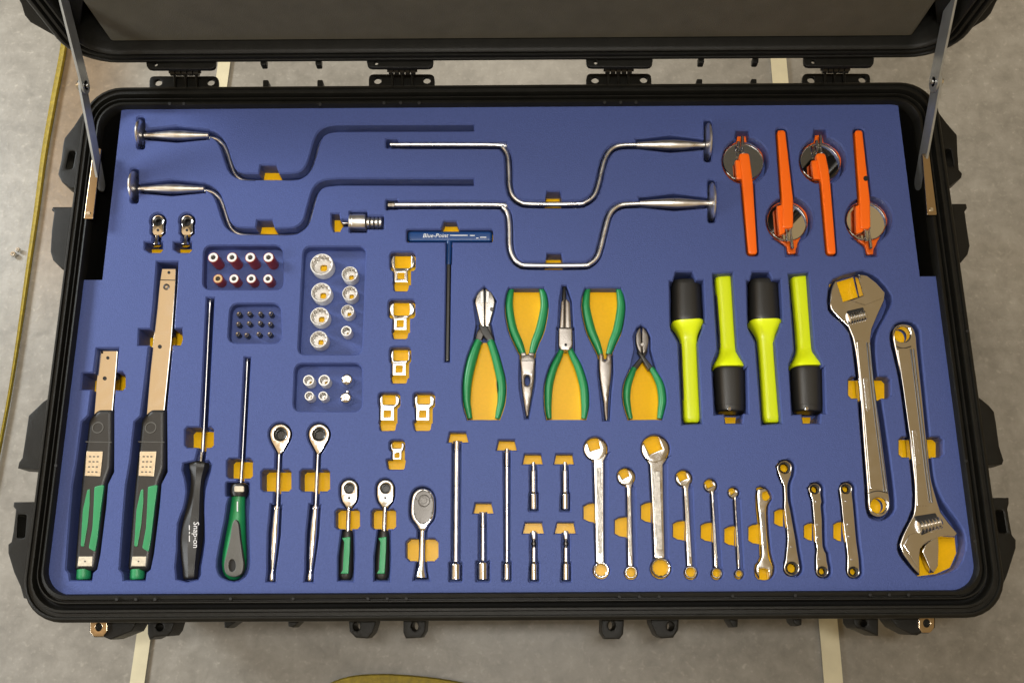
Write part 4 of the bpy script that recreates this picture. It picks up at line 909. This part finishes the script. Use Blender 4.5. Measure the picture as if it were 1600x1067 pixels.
for dx, lab in ((0, 'stubby jointed chrome extension bar, lower left of the four stubby ones'), (50, 'stubby jointed chrome extension bar, lower right of the four stubby ones')):
    x = 834.2 + dx
    extension(lab, (x, 860, [('drive_tip', 'chrome', [(x, 829, 3), (x, 832, 4.4), (x, 841, 4.4), (x, 843, 3.2)]), ('joint', 'dark', [(x, 842, 2.6), (x, 846, 2.6), (x, 847, 4), (x, 851, 4), (x, 852, 2.6), (x, 857, 3)]), ('shaft', 'chrome', [(x, 855, 3.6), (x, 856, 4.2), (x, 880, 4.2)]), ext_socket(x, x, 880, 6.4, 4.4, 906.5)]),
              trap(821 + dx, 846.8 + dx, 816, 817 + dx, 850.4 + dx, 832.8), [band([(x, 830, 6), (x, 858, 6.4), (x, 880, 6.4)], 0), rr(x - 8, 878, x + 8.4, 908.5, 2)], [(x, 901)])

# ---- combination wrenches
def ring_end(c, ro, ri, z, bm=None):
    return vlathe(c, [(ro * .94, z - .008), (ro, z - .007), (ro, z - .001), (ro * .95, z), (ri * 1.08, z), (ri, z - .0008, 12, .09), (ri, z - .008, 12, .09)], z, 48, bm, False)
def combo(label, hc, hr, jaw, sh, rc, ro, ri, ntc, mt='chrome'):
    t = thing('combination_wrench', label, 'wrench', hc, -.02, 'chrome combination wrenches in the lower row')
    z = -.002
    # head: circle with the jaw slot cut out
    ang = math.atan2(jaw[1] - hc[1], jaw[0] - hc[0]); w = jaw[2]; dep = jaw[3]
    a0 = math.asin(min(.95, w / hr))
    pts = [(hc[0] + hr * cos(ang + a0 + (2 * pi - 2 * a0) * i / 30), hc[1] + hr * .98 * sin(ang + a0 + (2 * pi - 2 * a0) * i / 30)) for i in range(31)]
    ux, uy = cos(ang), sin(ang)
    inn = [(hc[0] - ux * dep - uy * w * .9 * s, hc[1] - uy * dep + ux * w * .9 * s) for s in (-1, 1)]
    head = pts + inn
    part('open_jaw', plate(head, (), z, .008, .0016, 2), M[mt], t)
    (l0, r0, y0), (l1, r1, y1) = sh
    shp = crom([(l0 - (r0 - l0) * .35, y0 - 8), (l0, y0 + 4), (l0 + (l1 - l0) * .5 + .3, (y0 + y1) / 2), (l1, y1), (r1, y1), (r0 + (r1 - r0) * .5 - .3, (y0 + y1) / 2), (r0, y0 + 4), (r0 + (r0 - l0) * .35, y0 - 8)], 1, True)
    part('shaft', plate(shp, (), z - .0012, .006, .0018, 3), M[mt], t)
    ww = (r0 - l0) * .26; wl = (r1 - l1) * .26
    part('shaft_panel', plate(round_poly([(l0 + ww, y0 + 14), (r0 - ww, y0 + 14), (r1 - wl, y1 - 14), (l1 + wl, y1 - 14)], 2), (), z - .0008, .001, .0003, 1), M['engrave'], t)
    part('ring_end', ring_end(rc, ro, ri, z), M[mt], t)
    pocket([circ((hc[0] + 1, hc[1] - .5), hr + 1.6, 26), circ((rc[0] + .6, rc[1] + 1.0), ro + 1.6, 24), ntc], .013)
    pocket([grow(shp, 1.2)], .0125, 'b'); pocket([[(r0 - 1, y0 - 6), (r0 + 5.5, y0 + 2), (r1 + 4.5, y1), (r1 - 2, y1)]], .005, 'b')
combo('broad bright combination wrench, leftmost of the wrench row', (930, 701.5), 17.6, (926, 687, 8.6, .5), ((927, 944, 716), (930.5, 944.5, 879)), (939.4, 890), 11.6, 9.4, notch(912, 784, 932, 816, 8, 'l'))
combo('medium combination wrench just left of the largest one', (977.8, 745), 13, (973, 734, 6.6, .5), ((979, 987, 760), (980.6, 990, 884)), (986, 893.5), 9, 7.4, notch(961, 806, 981, 839, 7, 'l'))
combo('largest combination wrench with a tan toned head and shaft', (1023.5, 701.5), 21, (1017, 686, 12, 4), ((1015, 1036.5, 722), (1022, 1039.5, 872)), (1032.4, 886.5), 15, 12.8, notch(1002, 783, 1019, 816, 7, 'l'), 'satin')
combo('combination wrench just right of the largest one', (1068.2, 747.5), 12, (1064, 737, 6.8, 1.5), ((1068, 1076.5, 760), (1073, 1083, 884)), (1079.6, 893.5), 9.2, 7.4, notch(1052, 812, 1072, 844, 7, 'l'))
combo('small combination wrench, second smallest of its row', (1109.8, 758.7), 9.2, (1106, 751, 5.6, 1.5), ((1111, 1116, 770), (1115.6, 1123.2, 886)), (1120, 895), 7.8, 6, notch(1095.5, 814.5, 1115, 846, 7, 'l'))
combo('smallest combination wrench, thin shaft and tiny ring', (1145.8, 770), 7.4, (1142, 763, 4.2, .5), ((1147, 1151, 778), (1152, 1157.4, 888)), (1154.8, 896), 5.9, 4.3, notch(1132.5, 820, 1151, 852.5, 7, 'l'))
# double open-end
t = thing('open_end_wrench', 'double open-end wrench with a jaw at each end, beside the ratcheting wrenches', 'wrench', (1193, 820), -.02)
z = -.002
shp = crom([(1184, 765), (1190, 763), (1196, 763), (1199, 767), (1192, 769), (1192, 779), (1198, 781.5), (1203, 777), (1204, 779), (1199, 787), (1196.6, 795), (1197.4, 819), (1200, 862), (1202, 874), (1207, 885), (1206, 896), (1201, 903), (1200, 890), (1187, 889), (1187, 903), (1181.8, 893), (1183, 883), (1189, 874), (1190.5, 862), (1187.5, 819), (1185.2, 797), (1183.6, 780)], 2, True)
part('body', plate(shp, (), z, .007, .0016, 2), M['chrome'], t)
part('shaft_panel', plate(round_poly([(1188.6, 800), (1194, 800), (1197.4, 856), (1193, 856)], 1.5), (), z + .0004, .001, .0003, 1), M['steel'], t)
pocket([grow(crom([(1183, 762), (1197, 761), (1206, 772), (1206, 780), (1201, 790), (1201, 815), (1205, 862), (1211, 884), (1209, 898), (1201, 905), (1185, 904), (1180, 894), (1181, 882), (1188, 870), (1185, 820), (1182, 790)], 2, True), .3), notch(1170, 817, 1190, 850, 7, 'l')], .013)
# ratcheting box wrenches
def rbox(label, a, ra, b, rb_, body, dots, ntc, yo):
    t = thing('ratchet_wrench', label, 'wrench', a, -.02, 'flat ratcheting box wrenches')
    z = -.004
    part('body', plate(crom(body, 2, True), [circ(a, ra * .80, 22), circ(b, rb_ * .80, 22)], z, .007, .0009, 2), M['satin'], t)
    for c, r in ((a, ra), (b, rb_)):
        part('ratchet_ring', vlathe(c, [(r * .80, z - .0005), (r * .74, z - .0006), (r * yo, z - .0012), (r * yo, z - .006, 12, .06)], z, 36, None, False), M['gasket'], t)
    for d in dots: part('rivet', disc(d, 1.6, z, None, 10, .0006), M['chrome'], t)
    pocket([grow(crom([(x + (3.5 if x > (a[0] + b[0]) / 2 + (y - (a[1] + b[1]) / 2) * (b[0] - a[0]) / (b[1] - a[1]) else 0), y) for x, y in body], 2, True), 1.8)], .016, 'b'); pocket([circ(a, ra, 18), circ(b, rb_, 18), ntc], .016)
def rbody(a, ra, b, rb_, L, R):
    arc = lambda c, r, a0, a1: [(c[0] + r * cos(radians(a0 + (a1 - a0) * i / 8)), c[1] + r * sin(radians(a0 + (a1 - a0) * i / 8))) for i in range(9)]
    return arc(a, ra, 170, 370) + R + arc(b, rb_, -10, 190) + L[::-1]
a, b = (1226, 730.5), (1237.5, 887)
rbox('ratcheting box wrench with two large rings and a waisted neck, leftmost of three', a, 11.6, b, 12.4, rbody(a, 11.6, b, 12.4, [(1219, 746), (1222, 753), (1225, 760), (1226, 780), (1225.5, 792), (1228, 812), (1231, 840), (1229.5, 860), (1228, 874)], [(1236, 742), (1232, 752), (1230.5, 762), (1231.5, 782), (1234.5, 795), (1239, 820), (1243, 842), (1245.5, 860), (1248, 874)]),
     [(1224.6, 750), (1228.6, 782.5), (1233.6, 831), (1237, 854)], notch(1210.5, 793, 1229, 823, 7, 'l'), .56)
a, b = (1273, 764), (1285, 892)
rbox('ratcheting box wrench with a stepped body, middle of three', a, 9.6, b, 9.6, rbody(a, 9.6, b, 9.6, [(1267, 775), (1269.5, 782), (1270, 788), (1272, 812), (1274.5, 845), (1276.5, 860), (1275.6, 868), (1275.5, 880)], [(1282.5, 774), (1284, 784), (1282.6, 790), (1284.5, 812), (1285.5, 852), (1290.5, 864), (1292, 876), (1294, 884)]),
     [(1275.2, 783.5), (1278, 819), (1278, 838.6), (1280.6, 872.8)], notch(1257, 815, 1275, 845, 7, 'l'), .5)
a, b = (1321.8, 763.5), (1333.5, 892.5)
rbox('ratcheting box wrench with straight sides, rightmost of three', a, 9.8, b, 9.8, rbody(a, 9.8, b, 9.8, [(1313.6, 776), (1315, 786), (1318, 818), (1322, 846), (1324.5, 872)], [(1331.6, 774), (1333, 786), (1335.8, 818), (1338.4, 846), (1342, 872)]),
     [(1321.8, 783), (1325, 819), (1326.6, 838), (1331, 873.6)], notch(1303, 813, 1321, 846, 7, 'l'), .5)

# ---- universal joint
t = thing('universal_joint', 'chrome universal joint lying sideways with a knurled end', 'coupling', (572, 348), -.02)
part('barrel', lathe([(546, 348, 11), (547, 348, 13), (549, 348, 13.6), (551, 348, 12.8), (553, 348, 13.6), (568, 348, 13.6), (571.5, 348, 13.2), (572.5, 348, 11)], -.008, 24), M['rod'], t)
part('pin', lathe([(535, 349, 2), (536, 349, 2.8), (541, 349, 2.2), (547, 349, 3)], -.009, 12), M['satin'], t)
kn = bmesh.new()
for i in range(4): lathe([(573 + i * 6.4, 348.5, 7), (574.2 + i * 6.4, 348.5, 8.8), (577.2 + i * 6.4, 348.5, 8.8), (578.6 + i * 6.4, 348.5, 7)], -.008, 12, 1, kn)
part('knuckle', kn, M['rod'], t)
pocket([rr(546, 330, 574, 363, 1.5), rr(572, 337.5, 600, 358, 1.5), rr(534, 343, 548, 354, 1)], .022, 'b')
pocket([[(518, 334), (530, 334), (532, 345), (536, 346), (536, 353), (531, 361.5), (522, 361.5), (518, 350)]], .022)

# ---- crowfoot wrenches
def crow(label, jx0, jx1, jy0, jy1, yx0, yx1, yy1, b, tab):
    """jaw box, jaw opening, drive block, notch"""
    cx = (jx0 + jx1) / 2; z = -.003
    t = thing('crowfoot_wrench', label, 'crowfoot wrench', (cx, jy1), -.02, 'chrome crowfoot wrenches')
    w = (jx1 - jx0) / 2; H = jy1 - jy0
    bx0, by0, bx1, by1 = b; m = (bx0 + bx1) / 2
    out = [(yx0, jy0 + H * .10), (jx0 + w * .10, jy0 + H * .18), (jx0, jy0 + H * .45), (jx0 + w * .06, jy0 + H * .78), (bx0 - 1, jy1 + 1), (bx0, jy1 + 4), (bx1, jy1 + 4), (bx1 + 1, jy1 + 1), (jx1 - w * .06, jy0 + H * .78), (jx1, jy0 + H * .45), (jx1 - w * .10, jy0 + H * .18), (yx1, jy0 + H * .10), (yx1, yy1), (yx0, yy1)]
    part('open_jaw', plate(round_poly(out, 2.2), (), z - .002, .008, .0014, 2), M['chrome'], t)
    s = (bx1 - bx0)
    part('drive_block', plate(rr(bx0, by0, bx1, by1, 1.6), [rr(bx0 + s * .25, by0 + s * .25, bx1 - s * .25, by1 - s * .25, .8, 2)], z, .012, .0008, 2), M['chrome'], t)
    pocket([rr(jx0 - .6, jy0 - 2.0, jx1 + .8, jy1 + 2, 6), rr(bx0 - 1.5, by0 - 3, bx1 + 5, by1 + 4, 1), round_poly([(tab[0], tab[1] - 3), (tab[2], tab[1] - 3), (tab[2] - 3, tab[3]), (tab[0] + 3, tab[3])], 3)], .015)
crow('widest crowfoot wrench, topmost of the column left of the T-handle key', 610, 648.5, 396, 421, 617.5, 642, 418.5, (616, 421, 637, 441), (613.5, 443, 640, 454.5))
crow('wide crowfoot wrench, second from the top of the column', 607.5, 648, 470, 495, 616, 639.5, 492.5, (615, 495, 635.5, 515.5), (611.5, 517, 639, 529))
crow('crowfoot wrench above the side by side pair, third from the top', 609.5, 641.5, 544, 566, 615.5, 637.5, 563, (613, 566, 634, 586.5), (609.5, 587, 638, 598.5))
crow('crowfoot wrench, left of the side by side pair', 592, 624.5, 615, 635.5, 598.5, 617.5, 631.5, (594, 636, 615.8, 657), (591.5, 660, 620, 672.5))
crow('crowfoot wrench, right of the side by side pair', 646.5, 679, 615, 635.5, 653, 671.5, 630.5, (650, 636, 671, 657), (645.5, 660, 675, 672.5))
crow('smallest crowfoot wrench, lowest, above the long extension bars', 609, 632, 689, 703.5, 613.5, 627, 699.5, (613, 704, 627.4, 718), (603.5, 720, 634.5, 733))

# ---- trays of small pieces
pocket([round_poly([(319, 384), (441, 384), (443, 452), (317, 452)], 13, 5)], .015, 'b')
pocket([round_poly([(360, 474.5), (438, 474.5), (440, 535.5), (356, 535.5)], 14, 5)], .013, 'b')
pocket([round_poly([(474.5, 385.5), (571.5, 385.5), (565, 553.5), (465.5, 553.5)], 12, 5)], .015, 'b')
pocket([round_poly([(461, 568), (565.5, 568), (565, 642), (458, 642)], 13, 5)], .015, 'b')
ordn = ('first', 'second', 'third', 'fourth')
for row, (y, xs, r, top, rn) in enumerate(((402, (333, 362.4, 391, 419.5), 8.6, .013, 'taller upper'), (435.3, (340.5, 365.5, 392.5, 418.6), 8.0, .003, 'shorter lower'))):
    for i, x in enumerate(xs):
        ton = ' with a brassy top' if row and i == 0 else ''
        t = thing('bit_holder', 'red sleeved bit holder%s, %s from left in the %s row' % (ton, ordn[i], rn), 'bit holder', (x, y), -.015, 'red sleeved bit holders standing in a tray')
        part('sleeve', vlathe((x, y), [(r * .96, -.0148), (r * .96, top - .004), (r * .99, top - .003), (r * .99, top - .0012), (r * .9, top - .0006), (r * .86, top - .0006), (r * .6, top - .006)], top, 20), M['red'], t)
        part('top_ring', vlathe((x, y), [(r * .88, top - .0006), (r * .80, top), (r * .50, top), (r * .44, top - .0008, 6, .1), (r * .42, top - .005, 6, .1)], top, 24, None, False), M['brass'] if row and i == 0 else M['bright'], t)
        part('bit_tip', vlathe((x + .4, y + .3), [(r * .43, top - .004), (r * .40, top - .0016), (r * .34, top - .001, 4, .5), (r * .2, top - .0004, 4, .5)], top, 16), M['dark'], t)
proto = None
rown = ('top', 'middle', 'bottom')
for j, (y, xs) in enumerate(((490.7, (373.4, 389, 406.3, 422.6)), (506.2, (372.8, 388.4, 405.2, 422)), (522.3, (371.3, 387, 403.5, 420.7)))):
    for i, x in enumerate(xs):
        lab = 'tiny grey hex bit standing in its tray, %s from the left in the %s row' % (ordn[i], rown[j])
        if proto is None:
            proto = thing('screw_bit', lab, 'bit', (x, y), -.013, 'tiny bits standing in a tray')
            part('shank', vlathe((x, y), [(4.2, -.0130), (4.2, -.004), (3.6, -.0030)], -.004, 6), M['dark'], proto, smooth=20)
            part('tip', vlathe((x, y), [(2.6, -.0032), (2.0, -.0008), (1.2, .0002)], -.004, 10), M['steel'], proto)
        else:
            c = proto.copy(); COL.objects.link(c); c.location = U((x, y), -.013); c['label'] = lab; c.rotation_euler.z = random.uniform(-.4, .4)
            for ch in proto.children:
                d = ch.copy(); COL.objects.link(d); d.parent = c
def socket(label, c, r, top=.002, wall=.22, deep=.014, star=12):
    t = thing('socket', label, 'socket', c, -.015, 'chrome sockets standing in trays')
    ri = r * (1 - wall)
    part('wall', vlathe(c, [(r * .94, -.0146), (r, -.0138), (r, top - .001), (r * .96, top), (ri * 1.04, top), (ri, top - .0008)], top, 48, None, False), M['bright'], t)
    part('bore', vlathe(c, [(ri * 1.02, top - .0006), (ri, top - .0012, star, .12), (ri, top - deep, star, .12), (ri * .55, top - deep - .0006)], top, 96, None, False), M['bore'], t, smooth=0)
    part('drive_ring', vlathe(c, [(ri * .9, top - deep + .0004, 4, .0), (ri * .40, top - deep + .0002, 4, .14), (ri * .38, -.0148, 4, .14)], top, 48, None, False), M['bore'], t)
    pocket([circ((U2(c, -.0155, top)), r * .36, 12)], .0165)
def U2(c, z, top):
    """pixel on the plane z = 0 above the point that lies under pixel c of height top"""
    w = U(c, top); v = w - Vector((0, 0, CAM_H)); v.z = 0 - CAM_H
    k = Vector((w.x, w.y, 0 - CAM_H))
    dx, dy, dz = k.dot(_r), k.dot(_u), k.dot(_f)
    return (CX + F_PX * dx / dz, CY - F_PX * dy / dz)
for lab, c, r in (('largest chrome socket, top of the left column in the tall tray', (502.5, 413), 18), ('large chrome socket, second in the left column of the tall tray', (501.7, 456.6), 15.8), ('large chrome socket, third in the left column of the tall tray', (499.3, 494), 14.8), ('chrome socket at the bottom of the left column in the tall tray', (498, 530), 13.8),
                  ('medium chrome socket, top of the right column in the tall tray', (546.3, 428), 12.6), ('medium chrome socket, second in the right column of the tall tray', (546.6, 458), 12), ('small chrome socket, third in the right column of the tall tray', (543, 486), 10.3), ('small chrome socket at the bottom of the right column in the tall tray', (541, 517), 8.3),
                  ('small chrome socket, upper left in the low tray', (482, 594), 8.7), ('small chrome socket, upper middle in the low tray', (506.4, 594), 9), ('tiny chrome socket, lower left in the low tray', (483, 618.3), 7.2), ('tiny chrome socket, lower middle in the low tray', (504.6, 618.3), 7.2)):
    socket(lab, c, r, .002, .13 if r > 9.5 else .26, .014, 12 if r > 8 else 6)
for lab, c, pin in (('domed chrome adapter, upper right in the low tray', (542.4, 593), 0), ('domed chrome adapter with a pin on top, lower right in the low tray', (540.6, 621.4), 1)):
    t = thing('socket_adapter', lab, 'adapter', c, -.015, 'domed adapters in the low tray')
    part('body', vlathe(c, [(9.2, -.0146), (9.2, -.001), (8.7, .001), (7.4, .0022), (5.4, .003)], 0, 24), M['chrome'], t)
    part('drive_square', plate([(c[0] - 4, c[1] - 3.2), (c[0] + 3.4, c[1] - 4), (c[0] + 4, c[1] + 3.4), (c[0] - 3.4, c[1] + 4)], (), .006, .004, .0008), M['chrome'], t)
    if pin: part('pin', lathe([(c[0] + 3, c[1] - 11, 2), (c[0] + 3, c[1] - 10, 2.4), (c[0] + 2.4, c[1] - 4, 2.4)], -.001, 10), M['chrome'], t)

# ------------------------------------------------------------------ build the foam with its pockets
def build_foam():
    root = thing('foam_insert', 'blue foam insert with tool shaped cut-outs over yellow foam', 'foam insert', Vector((0, .33, -.06)))
    out = [(190.5, 167), (1402.5, 159.5), (1437, 432), (1465, 432)] + [(1526, 878)] + [(1531, 906), (1524, 917.5), (1512, 921.5)] + [(90, 928), (75, 921), (66.5, 908), (69, 880), (131.5, 437.5), (160, 437.5)]
    K = 1000.0
    V, Fc, meta = [], [], []
    def add(poly, depth, fl):
        w = [U(p, 0) for p in poly]; w = [Vector((p.x * K, p.y * K)) for p in w]
        if area2(w) < 0: w.reverse()
        Fc.append(list(range(len(V), len(V) + len(w)))); V.extend(w); meta.append((depth, fl))
    add(out, 0, 'b')
    for p, d, f in POCKETS: add(p, d, f)
    NP = len(Fc); e = 2.0
    for (p, d, f) in POCKETS: add(grow(p, e), 0, 'x')
    V2, _, F2, _, _, OF = delaunay_2d_cdt(V, [], Fc, 0, 1e-4, True)
    blue, yel = bmesh.new(), bmesh.new(); vb, vy = {}, {}
    def vert(bm, dct, i, z):
        k = (i, round(z, 5))
        if k not in dct: dct[k] = bm.verts.new((V2[i].x / K, V2[i].y / K, z))
        return dct[k]
    edges = {}
    polys = [[V[i] for i in f] for f in Fc[:NP]]
    tris = []; deep = set()
    bb = [(min(p.x for p in P), max(p.x for p in P), min(p.y for p in P), max(p.y for p in P)) for P in polys]
    for f in F2:
        c = (V2[f[0]] + V2[f[1]] + V2[f[2]]) / 3
        of = [k for k, q in enumerate(bb) if q[0] <= c.x <= q[1] and q[2] <= c.y <= q[3] and wind(polys[k], c) > 0]
        if 0 not in of: continue
        best = (0, 'b')
        for q in of:
            if q and meta[q][0] > best[0] or (q and meta[q][0] == best[0] and meta[q][1] == 'y'): best = meta[q]
        d, fl = best
        tris.append((f, d, fl))
        if d > 0: deep.update(f)
    zz = lambda i, d: -.0020 if d == 0 and i in deep else -d
    for f, d, fl in tris:
        if fl == 'y': yel.faces.new([vert(yel, vy, i, -d) for i in f])
        else: blue.faces.new([vert(blue, vb, i, zz(i, d)) for i in f])
        for a, b in zip(f, f[1:] + f[:1]): edges.setdefault((min(a, b), max(a, b)), []).append((a, b, d))
    for (a, b), L in edges.items():
        if len(L) == 1: x, y, d = L[0]; d2 = .06
        else:
            if abs(L[0][2] - L[1][2]) < 1e-6: continue
            x, y, d = min(L, key=lambda q: q[2]); d2 = max(L, key=lambda q: q[2])[2]
        try: blue.faces.new((vert(blue, vb, y, zz(y, d)), vert(blue, vb, x, zz(x, d)), vert(blue, vb, x, -d2), vert(blue, vb, y, -d2)))
        except ValueError: pass
    part('blue_layer', blue, M['foam'], root, smooth=0)
    left = set(yel.faces)
    while left:
        st = [left.pop()]; grp = set(st)
        while st:
            for v in st.pop().verts:
                for f in v.link_faces:
                    if f in left: left.discard(f); grp.add(f); st.append(f)
        if sum(f.calc_area() for f in grp) < 4e-6: continue
        nb = bmesh.new(); mp = {}
        for f in grp:
            nb.faces.new([mp.setdefault(v, None) or mp.__setitem__(v, nb.verts.new(v.co)) or mp[v] for v in f.verts])
        part('yellow_pad', nb, M['yellow'], root, smooth=0)
    yel.free()
build_foam()
